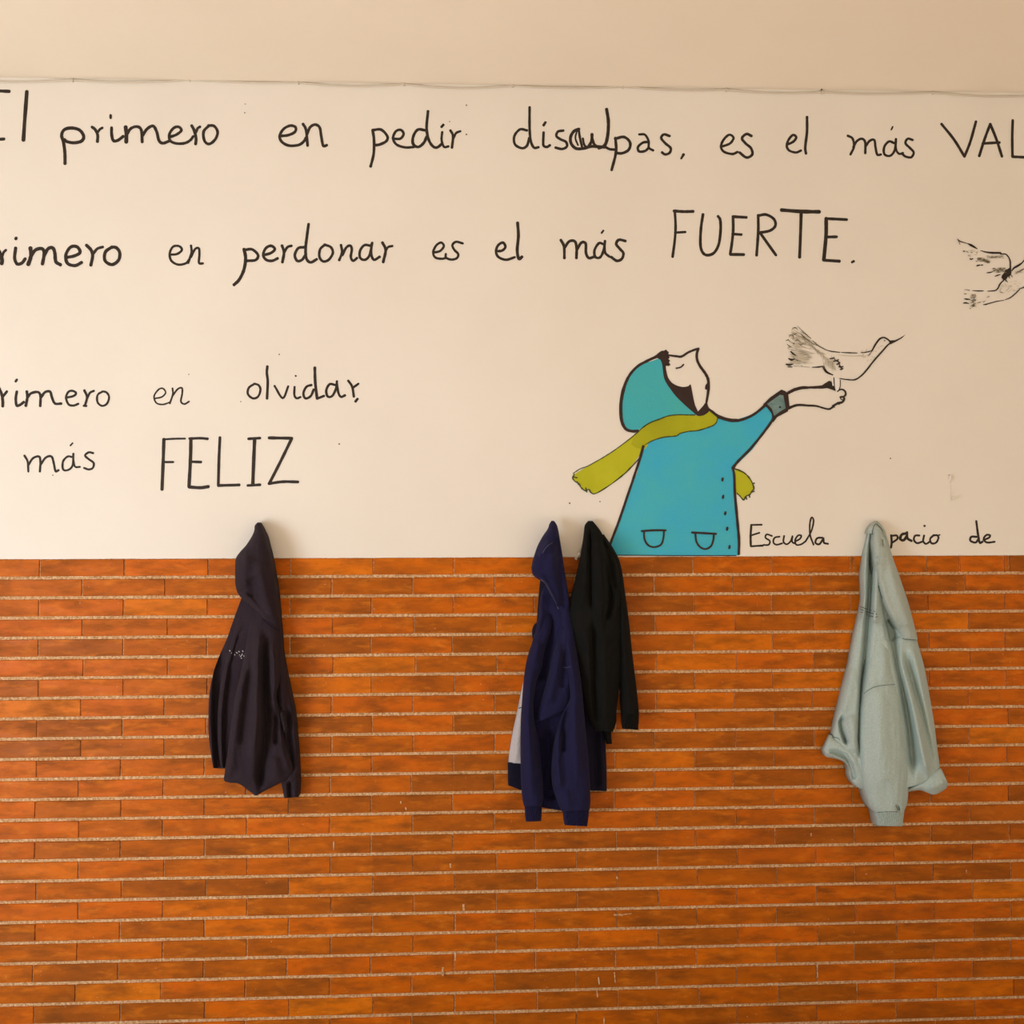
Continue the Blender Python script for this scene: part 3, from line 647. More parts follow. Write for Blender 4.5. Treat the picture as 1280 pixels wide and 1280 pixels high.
# small marks that belong to the wall's surface
p = Paint((0, 0, 1), .0036)
for x, y, r in ((306.5, 130, .7), (306, 141, .8), (430, 19, .8), (420, 81, .7), (583, 131.5, .9), (583, 168, 1), (562, 152, .7), (403, 51+640*0, .5), (1045, 51, 1.2), (1042, 50.5, .9), (301, 502, .7), (349, 443, .8), (424, 555, 1), (236, 468, .7), (712, 629, 1), (750, 627, .8), (1113, 573, .9), (66, 594, .8), (1086, 662, 1.2), (723, 690, 1.1)): p.dot(x, y, r)
p.build('pin_holes', M_NAIL, wall, kind='stuff')
p = Paint((0, 0, 1), .0062)
for pts, wd in (([(417, 1052), (417, 1062)], 1.6), ([(563, 1080), (563, 1084)], 1.8), ([(579.5, 1131), (579.5, 1137)], 2.4), ([(553.5, 1210), (553.5, 1219)], 2.2), ([(569, 1190), (569, 1200)], 1.6), ([(748, 1222), (749, 1230)], 1.5), ([(768, 1143.5), (778, 1143.5)], 1.8), ([(780, 1143), (789, 1142)], 1.2), ([(771, 1096), (771.5, 1098)], 2),
                ([(1021.5, 1204), (1022, 1222)], 1.2), ([(1014, 1042), (1014, 1045)], 1.3), ([(1208, 1088), (1208, 1091)], 1), ([(501, 1002), (501, 1004)], 1.6), ([(507, 1010), (507.5, 1011.5)], 1.6), ([(746, 1238), (747, 1246)], 1.2), ([(755, 1272), (755, 1280)], 1.4), ([(1071, 1228), (1071, 1238)], 1), ([(768, 1216), (769, 1228)], 1.4)):
    p.stroke(pts, wd, jit=.2)
p.build('paint_drips', M_MORTAR, wall, kind='stuff')

# ------------------------------------------------------------------ tubes, cable, hooks
def tube(pts, r, seg=8, caps=True, V=None, Fs=None):
    V = [] if V is None else V; Fs = [] if Fs is None else Fs; pts = [Vector(p) for p in pts]; N = len(pts); b0 = len(V)
    rs = r if isinstance(r, (list, tuple)) else [r]*N
    a = None
    for i, p_ in enumerate(pts):
        T = (pts[min(i+1, N-1)]-pts[max(i-1, 0)]).normalized()
        if a is None: a = T.orthogonal().normalized()
        a = (a-T*a.dot(T)).normalized(); b = T.cross(a)
        for j in range(seg):
            an = 2*math.pi*j/seg; V.append(p_+(a*math.cos(an)+b*math.sin(an))*rs[i])
    for i in range(N-1):
        for j in range(seg):
            q = b0+i*seg; Fs.append((q+j, q+(j+1) % seg, q+seg+(j+1) % seg, q+seg+j))
    if caps: Fs.append(tuple(range(b0+seg-1, b0-1, -1))); Fs.append(tuple(range(b0+(N-1)*seg, b0+N*seg)))
    return V, Fs
def mesh(name, V, Fs, m, smooth=True):
    me = bpy.data.meshes.new(name); me.from_pydata([tuple(v) for v in V], [], Fs); me.materials.append(m)
    if smooth: me.polygons.foreach_set('use_smooth', [True]*len(me.polygons))
    me.update(); return me
nails = [(-58, 98.5), (91, 99), (237, 98.5), (373, 102), (505, 104), (641, 106), (779, 107), (908, 111), (1028, 114), (1166, 114.5), (1300, 118), (1430, 121)]
sag = [2.5, 3, 1.5, 3.5, 4, 2.5, 2.5, 2.5, 2, 3, 3]
path = []
for (a, b), s_ in zip(zip(nails, nails[1:]), sag):
    for i in range(12):
        t = i/12; path.append(P(a[0]+(b[0]-a[0])*t, a[1]+1+(b[1]-a[1])*t+s_*4*t*(1-t), .0062))
path.append(P(nails[-1][0], nails[-1][1]+1, .0062))
V, Fs = tube(path, .0027, 8)
cable = link('cable', mesh('cable', V, Fs, M_CABLE), None, cat='cable', label='thin cream-painted cable sagging between clips along the ceiling line')
for i, (x, y) in enumerate(nails):
    c = P(x, y+1, .0062)
    arc = [c+Vector((0, -.0036*math.sin(t)-.0002, .0042*math.cos(t))) for t in [k*math.pi/6 for k in range(7)]]
    V, Fs = tube([c+Vector((0, .003, .0042))]+arc+[c+Vector((0, .003, -.0042))], .0022, 6)
    e = link('cable_clip', mesh('cable_clip', V, Fs, M_CABLE), None, parent=cable)
    V, Fs = tube([c+Vector((-.004, .004, .006)), c+Vector((-.004, -.004, .0065)), c+Vector((-.004, -.0055, .0065))], [.001, .001, .0027], 7)
    link('nail', mesh('nail', V, Fs, M_NAIL), None, parent=e)

def hook(px, py, label, lean=0.0, prong=.034):
    """painted wall hook: narrow plate, long upper prong ending in a knob, short lower prong; (px,py) is the upper prong's knob"""
    t = empty('coat_hook', P(px, py, .003))
    t['category'] = 'hook'; t['label'] = label
    t.rotation_euler = (0, lean, 0)
    bm = bmesh.new(); hw = .0055
    prof = [(-.004, .012), (.004, .012), (hw, .006), (hw*.8, -.02), (hw*.62, -.05), (hw, -.074), (.004, -.084), (-.004, -.084), (-hw, -.074), (-hw*.62, -.05), (-hw*.8, -.02), (-hw, .006)]
    f = [bm.verts.new((x, 0.0, z)) for x, z in prof]; m_ = [bm.verts.new((x, -.0022, z)) for x, z in prof]; b_ = [bm.verts.new((x*.75, -.0032, z*.985)) for x, z in prof]
    n = len(prof)
    for a, b in ((f, m_), (m_, b_)):
        for i in range(n): bm.faces.new((a[i], a[(i+1) % n], b[(i+1) % n], b[i]))
    bm.faces.new(b_); bmesh.ops.recalc_face_normals(bm, faces=bm.faces)
    me = bpy.data.meshes.new('back_plate'); bm.to_mesh(me); bm.free(); link('back_plate', me, M_HOOK, parent=t)
    up = crom([(0, -.002, -.004), (0, -prong*.45, -.010), (0, -prong*.85, -.006), (0, -prong, .004)], 5)
    V, Fs = tube(up, .0032, 8); V, Fs = tube([up[-1]+Vector((0, 0, k)) for k in (-.003, -.001, .002, .005, .0065)], [.0035, .0058, .0064, .0045, .0012], 10, True, V, Fs)
    link('upper_prong', mesh('upper_prong', V, Fs, M_HOOK), None, parent=t)
    lo = crom([(0, -.002, -.066), (0, -.012, -.076), (0, -.024, -.077), (0, -.030, -.068)], 5)
    V, Fs = tube(lo, .0030, 8); V, Fs = tube([lo[-1]+Vector((0, 0, k)) for k in (-.002, 0, .003, .005)], [.003, .0048, .0046, .001], 10, True, V, Fs)
    link('lower_prong', mesh('lower_prong', V, Fs, M_HOOK), None, parent=t)
    V, Fs = tube([(0, -.002, .0085), (0, -.0048, .0085)], [.0036, .0030], 8)
    link('screw', mesh('screw', V, Fs, M_NAIL), None, parent=t)
    return t
hook(1186.5, 597.5, 'small painted coat hook left empty, below the flying bird at far right', -.03, .012).scale = (.85, .7, .88)
hook(323, 670, 'painted coat hook carrying the dark aubergine hoodie', 0)
hook(692, 668, 'painted coat hook carrying the navy hoodie', 0)
hook(734.5, 665, 'painted coat hook whose tip shows left of the black sweatshirt', .42, .026).scale = (1, 1, 1.12)
hook(1096, 671, 'painted coat hook carrying the pale aqua sweatshirt', 0)

# ------------------------------------------------------------------ hanging clothes
def seglist(pts): return [(Vector(a), Vector(b)) for a, b in zip(pts, pts[1:])]
def fold_val(px, py, f):
    segs, wl, wr, amp = f
    best = 1e9; side = 1; q = Vector((px, py)); run = 0; s_ = 0
    for a, b in segs:
        ab = b-a; t = max(0, min(1, (q-a).dot(ab)/ab.length_squared)); c = a+ab*t; d = (q-c).length
        if d < best: best = d; side = (ab.x*(q.y-a.y)-ab.y*(q.x-a.x)); s_ = run+t*ab.length
        run += ab.length
    # strokes run downwards: side > 0 is left of the line as seen in the picture
    k = min(1, s_/(.22*run)+.08)*min(1, (run-s_)/(.12*run)+.3)
    k = k*k*(3-2*k)
    return amp*k*math.exp(-(best/((wl if side > 0 else wr)*(.55+.45*k)))**2)
def cloth(name, parent, m, rows, base, bulge, folds=(), nu=56, nv=110, sagy=0, wr=.0030, seed=0, power=.5, tip=.0, back=None, label=None, hem=0):
    """a closed layer of cloth; rows = (left x,y, right x,y) from top to bottom; base = distance of its edges from the wall, bulge = how
    far its middle stands out beyond them (numbers or lists over the rows); folds = (line, width left, width right, height)"""
    def prof(v, t):
        if isinstance(v, (int, float)): return v
        u = t*(len(v)-1); a = min(int(u), len(v)-2); return v[a]*(1-(u-a))+v[a+1]*(u-a)
    # spread rows by length
    cen = [Vector(((r[0]+r[2])/2, (r[1]+r[3])/2)) for r in rows]; acc = [0]
    for a, b in zip(cen, cen[1:]): acc.append(acc[-1]+max(.5, (b-a).length))
    Lr = crom([(r[0], r[1]) for r in rows], 8); Rr = crom([(r[2], r[3]) for r in rows], 8)
    accf = []
    for i in range(len(rows)-1):
        for k in range(8): accf.append(acc[i]+(acc[i+1]-acc[i])*k/8)
    accf.append(acc[-1])
    def samp(arr, s):
        import bisect
        i = min(max(bisect.bisect_right(accf, s)-1, 0), len(accf)-2); t = (s-accf[i])/(accf[i+1]-accf[i]); return arr[i].lerp(arr[i+1], t)
    FS = [(seglist(a), b, c, d) for a, b, c, d in folds]
    V = []; Bk = []; lift = parent.get('_lift', 0.0); back = .25 if not lift else .8
    for j in range(nv+1):
        t = j/nv; s = t*acc[-1]; l, r = samp(Lr, s), samp(Rr, s); bs, bl = prof(base, t)+lift*min(1, t*5+.3), prof(bulge, t)
        wpx = (r-l).length; sg = sagy*max(0, (t-.6)/.4)**2 if sagy else 0
        rndt = 1.0
        if tip: rndt = math.sqrt(max(0, 1-(1-min(1, t/tip))**2))
        for i in range(nu+1):
            u = .5-.5*math.cos(math.pi*i/nu)*(1); u = u*.6+(i/nu)*.4
            q = l.lerp(r, u); px, py = q.x, q.y+sg*4*u*(1-u)
            e = max(0.0, 1-(2*u-1)**2)**power
            d = bl*e*rndt
            em = min(1.0, e*1.8)
            dd = 1.75*sum(fold_val(px, py, f) for f in FS)*em
            dd += wr*em*(noise.noise(Vector((px*.07+seed, py*.018, seed)))*1.3+noise.noise(Vector((px*.2, py*.06+seed, 7)))*.6)
            d = bs+max(d+dd, -.6*bs*em)
            if hem and t > 1-hem: d += .0022*em*math.cos(u*wpx*.9*math.pi)
            V.append(P(px, py, d))
            vb = P(px, py, bs); Bk.append(Vector((vb.x, -max(.006, bs*back), vb.z)))
    W = nu+1; n = len(V); Fs = []
    for j in range(nv):
        for i in range(nu):
            a = j*W+i; Fs.append((a, a+W, a+W+1, a+1)); Fs.append((n+a, n+a+1, n+a+W+1, n+a+W))
        a = j*W; Fs.append((a, n+a, n+a+W, a+W)); a = j*W+nu; Fs.append((a, a+W, n+a+W, n+a))
    for i in range(nu):
        Fs.append((i, i+1, n+i+1, n+i)); a = nv*W+i; Fs.append((a, n+a, n+a+1, a+1))
    org = parent.location
    me = mesh(name, [v-org for v in V+Bk], Fs, m)
    o = link(name, me, None, parent=parent, label=label)
    LAYERS.setdefault(parent.name, []).append((me, org))
    return o
LAYERS = {}
def on_cloth(parent, name, m, lines, lift=.0008, w=1.0, label=None, kind=None):
    """thin lines (stitching, print) laid on the front surface of a garment"""
    trees = []
    for me, org in LAYERS[parent.name]:
        trees.append(BVHTree.FromPolygons([v.co+org for v in me.vertices], [tuple(q.vertices) for q in me.polygons]))
    V = []; Fs = []
    for pts in lines:
        q = crom([Vector(a) for a in pts], 6) if len(pts) > 2 else [Vector(pts[0]).lerp(Vector(pts[1]), i/4) for i in range(5)]
        row = []
        for i, c in enumerate(q):
            T = (q[min(i+1, len(q)-1)]-q[max(i-1, 0)]).normalized(); nn = Vector((-T.y, T.x))*w/2
            pr = []
            for c2 in (c+nn, c-nn):
                dr = (P(c2.x, c2.y, 0)-CAM).normalized(); best = None
                for tr in trees:
                    h = tr.ray_cast(CAM, dr)
                    if h[0] is not None and (best is None or h[3] < best): best = h[3]
                pr.append(CAM+dr*(best-lift-.0004) if best else None)
            row.append(pr)
        for a, b in zip(row, row[1:]):
            if None in a or None in b: continue
            k = len(V); V += [a[0], a[1], b[1], b[0]]; Fs.append((k, k+1, k+2, k+3))
    org = parent.location
    return link(name, mesh(name, [v-org for v in V], Fs, m, False), None, parent=parent, label=label, kind='stuff')

# --- 1: aubergine black hoodie
g1 = empty('hooded_sweatshirt', P(323, 657, .03), cat='hoodie', label='dark aubergine-black hoodie hanging alone at the left, hem drawn to a point')
cloth('back_panel', g1, M_AUB, [(305, 740, 340, 740), (298, 758, 343, 758), (290, 780, 346, 782), (283, 800, 348, 800), (275, 818, 350, 818), (267, 840, 350, 840), (262, 865, 345, 865), (260.5, 890, 335, 890), (261, 920, 320, 920), (264, 945, 310, 945), (266.5, 960, 300, 962)],
      [.02, .028, .034, .034], [.012, .02, .02, .018], [([(264, 830), (262.5, 900), (267, 975)], 3, 4, .010), ([(276, 800), (270, 860), (269, 900), (273, 980)], 5, 9, -.022)], seed=1)
cloth('side_panel', g1, M_AUB, [(304, 742, 340, 742), (300, 760, 344, 760), (293, 785, 344, 785), (288, 805, 344, 805), (283, 825, 342, 825), (278, 845, 340, 845), (274, 870, 335, 870), (272, 900, 330, 900), (272.5, 930, 320, 930), (275, 952, 312, 952), (278, 959.5, 305, 962)],
      [.02, .036, .042, .042], [.02, .024, .026, .024], [([(285, 815), (276, 870), (275, 900), (279, 975)], 3, 5, .010), ([(306, 780), (294, 840), (287, 890), (283, 975)], 6, 9, -.026), ([(292, 790), (285, 830)], 6, 8, .006)], seed=2)
cloth('front_panel', g1, M_AUB, [(314, 752, 346, 752), (313, 770, 350, 772), (310, 790, 351.5, 795), (305, 820, 352, 820), (300, 845, 353, 845), (294, 870, 346, 868), (290, 895, 350, 890), (287, 920, 353, 915), (284, 945, 359, 940), (281, 965, 365.5, 962), (281, 977, 362, 972.5), (298, 979.5, 348, 980), (309, 987, 334, 987), (319, 994.5, 321, 994.5)],
      [.02, .05, .064, .066, .06, .055], [.03, .035, .04, .045, .04, .02],
      [([(312, 800), (302, 850), (295, 890), (289, 930), (285, 970)], 6, 8, .014), ([(315, 830), (308, 880), (302, 930)], 5, 6, -.008), ([(323, 780), (323, 840), (321, 900), (316, 950)], 7, 7, .018),
       ([(331, 790), (331, 850), (332, 900), (330, 940), (325, 985)], 6, 7, -.030), ([(340, 800), (342, 850), (344, 885)], 6, 6, .016), ([(343, 889), (346, 900), (345, 930)], 4, 3, -.018), ([(352, 900), (357, 935), (363, 962)], 6, 5, .008), ([(341, 945), (345, 975)], 8, 8, .008)], seed=3, sagy=0, label=None)
cloth('sleeve', g1, M_AUB, [(334, 766, 349, 766), (338, 785, 351, 785), (342, 810, 353, 808), (343, 835, 357, 833), (345, 855, 361, 853), (344, 875, 365, 873), (347, 890, 368, 888), (351, 905, 370, 905), (354, 925, 371.5, 925), (353, 950, 373.5, 950), (352, 978, 374.5, 975)],
      [.02, .03, .034, .034], [.03, .035, .035, .03], [([(346, 800), (350, 850), (353, 885)], 5, 5, .010), ([(358, 880), (361, 920), (364, 965)], 3, 5, -.016), ([(351, 888), (355, 905), (357, 915)], 3, 2.5, .018)], seed=4)
cloth('cuff', g1, M_AUB, [(351.5, 972, 374.5, 972), (352, 980, 374.5, 980), (354.5, 994, 373.5, 995), (356, 998, 373, 995.5)], .036, .026, [([(362, 975), (363, 998)], 3, 3, -.016)], nu=40, nv=20, seed=5)
cloth('hood', g1, M_AUB, [(322, 653, 324.5, 653), (318.5, 657, 327.5, 658), (317.8, 663, 330, 664), (315, 670, 332.3, 670), (308, 681, 334.5, 680), (300, 690, 337, 690), (295, 697.5, 338.8, 699), (294, 707, 340.5, 708), (293.8, 718, 342.5, 720), (294.2, 731, 345, 733), (297, 741, 346.8, 745), (303, 749, 348, 755), (312, 756, 349, 764), (321, 765, 349.5, 772), (329, 775, 350, 780), (338, 781, 350.5, 786), (345, 787, 350.5, 789)],
      [.03, .055, .06, .06, .05, .045, .03], [.02, .045, .055, .05, .045, .035, .02], [([(310, 690), (303, 715), (305, 735)], 9, 9, .010), ([(322, 700), (330, 740), (341, 775)], 8, 10, .012), ([(299, 738), (312, 748), (324, 762), (334, 774)], 3, 3, .008), ([(314, 720), (322, 745)], 8, 8, -.006)], tip=.12, seed=6, sagy=0)
on_cloth(g1, 'chest_print', M_PRINTW, [[(286.5, 813), (288, 814)], [(295, 815.5), (297, 816.5)], [(298, 814), (299.5, 815)], [(300, 821), (302, 819.5), (303, 817)], [(303, 813), (304, 815)], [(301, 823), (302.5, 822.5)], [(293, 818), (294, 819)], [(299, 818.5), (300, 819)], [(289, 816), (289.8, 816.6)], [(304.5, 819), (305, 821)]], w=.8, label='speckled remains of a pale chest print')
on_cloth(g1, 'stitching', M_NAVYD, [[(328, 773), (334, 779), (342, 785), (349, 787.5)]], w=.9)

# --- 3: two-tone jacket behind the navy hoodie
g3 = empty('varsity_sweatshirt', P(692, 668, .02), cat='sweatshirt', label='two-tone sweatshirt behind the navy hoodie, pale grey sleeve and dark cuff showing')
cloth('body', g3, M_NAVYD, [(688, 676, 697, 676), (682, 700, 703, 700), (676, 722, 707, 722), (673.5, 745, 711, 745), (672, 765, 714, 765), (671, 778, 717, 778), (668, 790, 720, 790), (668, 810, 727, 810), (668, 840, 737, 835), (668, 870, 745, 862), (668, 900, 752, 890), (668, 930, 756, 920), (668, 960, 758, 955), (668, 985, 758.5, 989)],
      .014, .026, [([(742, 900), (745, 985)], 5, 5, -.010), ([(752, 900), (755, 985)], 4, 4, .006)], seed=7)
cloth('folded_edge', g3, M_NAVYD, [(669, 780, 676, 778), (666.5, 784, 677, 783), (665.3, 790, 676, 790), (665.8, 797, 674, 798), (668, 803, 672, 804)], .02, .012, nu=20, nv=16, seed=7)
cloth('sleeve', g3, M_GREYF, [(661, 830, 672, 830), (656, 846, 672, 846), (652, 862, 671, 862), (648.5, 880, 670, 880), (645, 897, 668, 897), (641, 915, 664, 915), (637.5, 935, 663, 935), (635.3, 953.5, 662, 955)], .018, .018, [([(652, 870), (645, 950)], 5, 5, .004)], seed=8, nu=30, nv=50)
cloth('cuff', g3, M_NAVYD, [(635, 953, 662, 954), (635, 960, 662, 962), (635, 972, 662, 974), (635.3, 981.5, 662, 992)], .020, .017, nu=30, nv=20, seed=9, hem=.9)
on_cloth(g3, 'sleeve_seam', M_NAVYD, [[(648, 885.5), (651, 884.5), (655, 884)]], w=1.0)

# --- 2: navy hoodie
g2 = empty('hooded_sweatshirt', P(692, 655, .03), cat='hoodie', label='navy blue hoodie with both ribbed cuffs hanging lowest, left of the black sweatshirt')
g2['_lift'] = .022
cloth('body', g2, M_NAVY, [(684, 725, 706, 725), (676, 745, 710, 745), (674, 765, 713, 765), (671, 782, 716, 782), (667, 800, 718.5, 800), (662, 815, 720.5, 815), (658.5, 832, 723, 830), (656, 850, 725.5, 850), (654.5, 875, 728, 872), (653, 900, 731, 900), (653, 950, 735, 950), (655, 985, 736, 985), (663, 1003, 730, 1004), (675, 1009, 712, 1015)],
      [.02, .03, .024, .020], [.02, .03, .02, .014], [([(676, 735), (675, 770), (668, 810)], 5, 6, .010), ([(688, 760), (686, 800), (675, 850)], 6, 8, -.022), ([(683, 905), (688, 950), (690, 1000)], 10, 8, -.018)], seed=10)
cloth('sleeve', g2, M_NAVY, [(676, 765, 690, 765), (671, 785, 689, 785), (666, 802, 684, 802), (661, 817, 680, 817), (657.5, 832, 677, 835), (655, 850, 671, 852), (653, 875, 667, 878), (651.5, 900, 668, 902), (651, 925, 673, 925), (651, 950, 676, 950), (651.5, 975, 678.5, 975), (653, 998, 679, 998), (655, 1008, 677, 1008)],
      [.03, .055, .062, .062], [.02, .03, .036, .032], [([(665, 830), (660, 870), (660, 920), (664, 990)], 6, 7, .008), ([(668, 905), (674, 960)], 4, 4, -.006), ([(672, 800), (668, 830)], 6, 6, .008)], seed=11)
cloth('cuff', g2, M_NAVY, [(655.5, 1005, 677, 1005), (656, 1010, 677.5, 1010), (656.5, 1020, 677, 1020), (657.5, 1027, 676.5, 1026.5)], .064, .028, nu=60, nv=20, seed=12, hem=1)
cloth('pocket_flap', g2, M_NAVY, [(699, 775, 712, 770), (697, 795, 715, 790), (692, 815, 717, 812), (688, 835, 718, 835), (683, 855, 716, 855), (677, 875, 714, 872), (672.5, 892, 708, 885), (671.5, 903, 698, 892)],
      [.03, .056, .064, .064], [.03, .03, .03, .02], [([(700, 800), (694, 840), (684, 880)], 5, 6, .010), ([(706, 810), (703, 860)], 4, 4, -.008)], seed=13, nv=70)
cloth('sleeve', g2, M_NAVY, [(699, 755, 712, 752), (700, 775, 715, 772), (703, 800, 719, 800), (706, 825, 722.5, 822), (710, 850, 726, 848), (712, 872, 728.5, 870), (706, 885, 730, 890), (699, 905, 732, 910), (693, 930, 734, 932), (690, 955, 736, 955), (690.5, 980, 737.5, 980), (696, 1000, 738, 1000), (702, 1014, 737, 1013)],
      [.035, .056, .066, .066], [.025, .035, .042, .036], [([(706, 790), (714, 840), (719, 900), (722, 970)], 6, 7, .010), ([(712, 880), (706, 905), (703, 940)], 4, 4, -.016), ([(700, 910), (696, 950), (700, 985)], 5, 5, .012), ([(705, 985), (712, 1010)], 6, 5, .006)], seed=14)
cloth('cuff', g2, M_NAVY, [(703, 1011, 736, 1010), (704, 1016, 736, 1016), (705, 1026, 735, 1026), (706, 1031.5, 734, 1033)], .064, .034, nu=70, nv=20, seed=15, hem=1)
cloth('hood', g2, M_NAVY, [(689.5, 651, 692.5, 651), (687, 655, 696, 656), (685, 661, 698, 663), (679, 670, 699.5, 672), (673, 681, 701.3, 683), (669, 692, 703.5, 697), (666, 702, 705, 708), (664.7, 711, 706.5, 717), (667, 719, 708, 725), (673, 724, 709, 733), (681, 730, 710, 740), (687, 741, 711, 747), (692, 750, 712, 754), (696, 759, 712.5, 761), (699, 768, 712.5, 768)],
      [.03, .05, .058, .06, .05, .04, .03], [.02, .04, .05, .05, .04, .03, .015], [([(689, 676), (681, 684), (675, 697)], 4, 6, .010), ([(696, 670), (699, 710), (706, 760)], 4, 5, -.010), ([(672, 716), (682, 728), (690, 743), (697, 760)], 3, 3.5, .010), ([(690, 690), (690, 720)], 8, 8, .006)], tip=.12, seed=16)
on_cloth(g2, 'hood_piping', M_PIPE, [[(676, 724), (683, 730.5), (688, 740), (693, 750), (698, 761)]], w=1.1, label='paler piping along the hood opening')
on_cloth(g2, 'stitching', M_PIPE, [[(704, 834), (708, 834.5), (713, 833)], [(691, 678), (684, 683), (678, 691)]], w=.6)

# --- 5: black sweatshirt
g5 = empty('hooded_sweatshirt', P(738, 656, .03), cat='sweatshirt', label='plain black sweatshirt, shortest garment, its one sleeve ending right of the navy hoodie')
g5['_lift'] = .004
cloth('back_panel', g5, M_BLACK, [(735, 665, 748, 665), (730, 700, 765, 700), (728, 760, 770, 760), (735, 830, 770, 830), (745, 880, 766, 880), (754, 915, 764, 915), (758, 930, 765, 930)], .018, .022, seed=17, nv=70)
cloth('sleeve', g5, M_BLACK, [(748, 668, 755, 668), (757, 685, 767, 686), (765, 700, 774, 700), (768, 718, 778, 716), (768, 740, 781, 738), (769, 765, 784.5, 763), (770, 790, 787.5, 788), (771, 815, 790, 813), (773, 840, 793, 838), (775, 865, 796, 863), (776, 888, 798.5, 888), (778, 905, 798.5, 905)],
      [.03, .036, .04], [.02, .03, .032], [([(774, 720), (778, 790), (786, 880)], 5, 6, .007), ([(772, 740), (775, 830)], 3, 4, -.008)], seed=18)
cloth('cuff', g5, M_BLACK, [(777.5, 893, 798, 893), (777, 903, 798, 903), (778.5, 911, 798, 912.5)], .042, .032, nu=50, nv=16, seed=19, hem=1)
cloth('body', g5, M_BLACK, [(735.5, 651, 740.5, 651), (731.5, 656, 745, 656), (730.3, 664, 751, 664), (729, 675, 757, 675), (727, 688, 764, 688), (724.5, 702, 770, 700), (721, 718, 774, 716), (716, 738, 776, 738), (712.5, 760, 776, 760), (712.5, 785, 777, 785), (715, 810, 777, 810), (719, 835, 776, 835), (724, 860, 774, 860), (731, 885, 771, 885), (737, 900, 770, 903), (743, 913, 766, 915)],
      [.03, .05, .052, .05, .045], [.02, .045, .05, .045, .035], [([(738, 656), (738, 700), (739, 760)], 2.2, 2.2, -.014), ([(733, 665), (731, 710), (726, 760)], 5, 5, .007), ([(746, 672), (752, 720), (753, 780)], 6, 7, .012), ([(757, 700), (763, 750), (757, 775)], 4, 4, -.016), ([(741, 770), (742, 830), (745, 900)], 3, 4, -.014), ([(733, 780), (738, 850)], 6, 6, .009), ([(755, 790), (757, 850), (757, 905)], 7, 7, .012), ([(752, 670), (764, 710), (770, 740)], 3, 4, -.012), ([(770, 700), (772, 760)], 4, 4, .006)], tip=.1, seed=20)

# --- 4: pale aqua hoodie
g4 = empty('hooded_sweatshirt', P(1096, 657, .03), cat='hoodie', label='pale aqua hoodie hanging at the right with rolled hem and small black print')
cloth('body', g4, M_AQUA, [(1092, 653, 1099, 653), (1087.5, 659, 1105, 661), (1084.5, 671, 1109, 672), (1081, 687, 1113, 687), (1078, 702, 1117, 702), (1076, 718, 1122, 716), (1076.5, 733, 1127, 732), (1077, 748, 1133, 748), (1075, 762, 1137, 764), (1072, 776, 1141, 780), (1069, 790, 1145, 795), (1065, 810, 1149.5, 812), (1061, 832, 1155, 832), (1055, 855, 1159.5, 855), (1049, 880, 1163.5, 878), (1044, 902, 1168, 905), (1041, 918, 1171, 930), (1042, 928, 1174, 952), (1048, 935, 1175, 964)],
      [.015, .02, .022, .024, .026, .028, .028], [.012, .04, .045, .045, .045, .05, .05],
      [([(1084, 675), (1081, 710), (1081, 750), (1078, 775)], 6, 5, .012), ([(1092, 645), (1090, 665), (1088, 700), (1087, 735), (1085, 765), (1081, 810), (1078, 850), (1076, 900), (1074, 945)], 3.2, 5, -.024),
       ([(1096, 700), (1094, 740), (1093, 780)], 5, 6, .014), ([(1101, 742), (1106, 765), (1112, 790), (1119, 820), (1127, 855), (1136, 910), (1141, 965)], 3.5, 6.5, -.026), ([(1110, 772), (1117, 800)], 7, 9, -.016),
       ([(1119, 805), (1128, 840), (1140, 880), (1150, 925), (1160, 970)], 5, 5, .020), ([(1128, 805), (1137, 840), (1150, 885), (1160, 925), (1167, 955)], 3, 6, -.014), ([(1140, 805), (1150, 850), (1162, 910), (1170, 950)], 7, 6, .012),
       ([(1064, 830), (1057, 870), (1053, 890)], 7, 8, .006), ([(1054, 893), (1050, 903), (1052, 914), (1058, 930)], 2.2, 2.6, -.020), ([(1062, 890), (1066, 920), (1068, 940)], 6, 6, .008)], nu=110, nv=200, sagy=34, tip=.04, seed=21)
cloth('hem_band', g4, M_AQUA, [(1039, 918.5, 1029.5, 939), (1044, 923, 1033, 946), (1051, 927, 1043, 948), (1058, 932, 1052, 951), (1064, 937, 1060, 956), (1070, 942, 1063, 965), (1075, 947, 1064, 974), (1079, 951, 1070, 983), (1084, 956, 1081, 988)],
      [.03, .045, .055, .045], .022, [([(1034, 938), (1046, 941), (1056, 946), (1064, 958), (1068, 975)], 3.5, 3.5, -.012), ([(1032, 942), (1043, 945), (1056, 951), (1062, 966)], 2.2, 2.2, .008)], nu=40, nv=90, seed=22)
cloth('hem_band', g4, M_AQUA, [(1134, 986, 1135, 990), (1142, 981.5, 1143, 988.5), (1150, 976.5, 1151, 988), (1158, 971, 1159, 991), (1166, 965.5, 1168, 993.5), (1173, 961, 1177, 989.5), (1176.5, 961, 1183.5, 984.5), (1180, 968, 1185, 979)],
      [.03, .04, .045, .035], [.01, .022, .025, .02], [([(1160, 985), (1172, 983), (1180, 976)], 4, 4, .005)], nu=36, nv=70, seed=23)
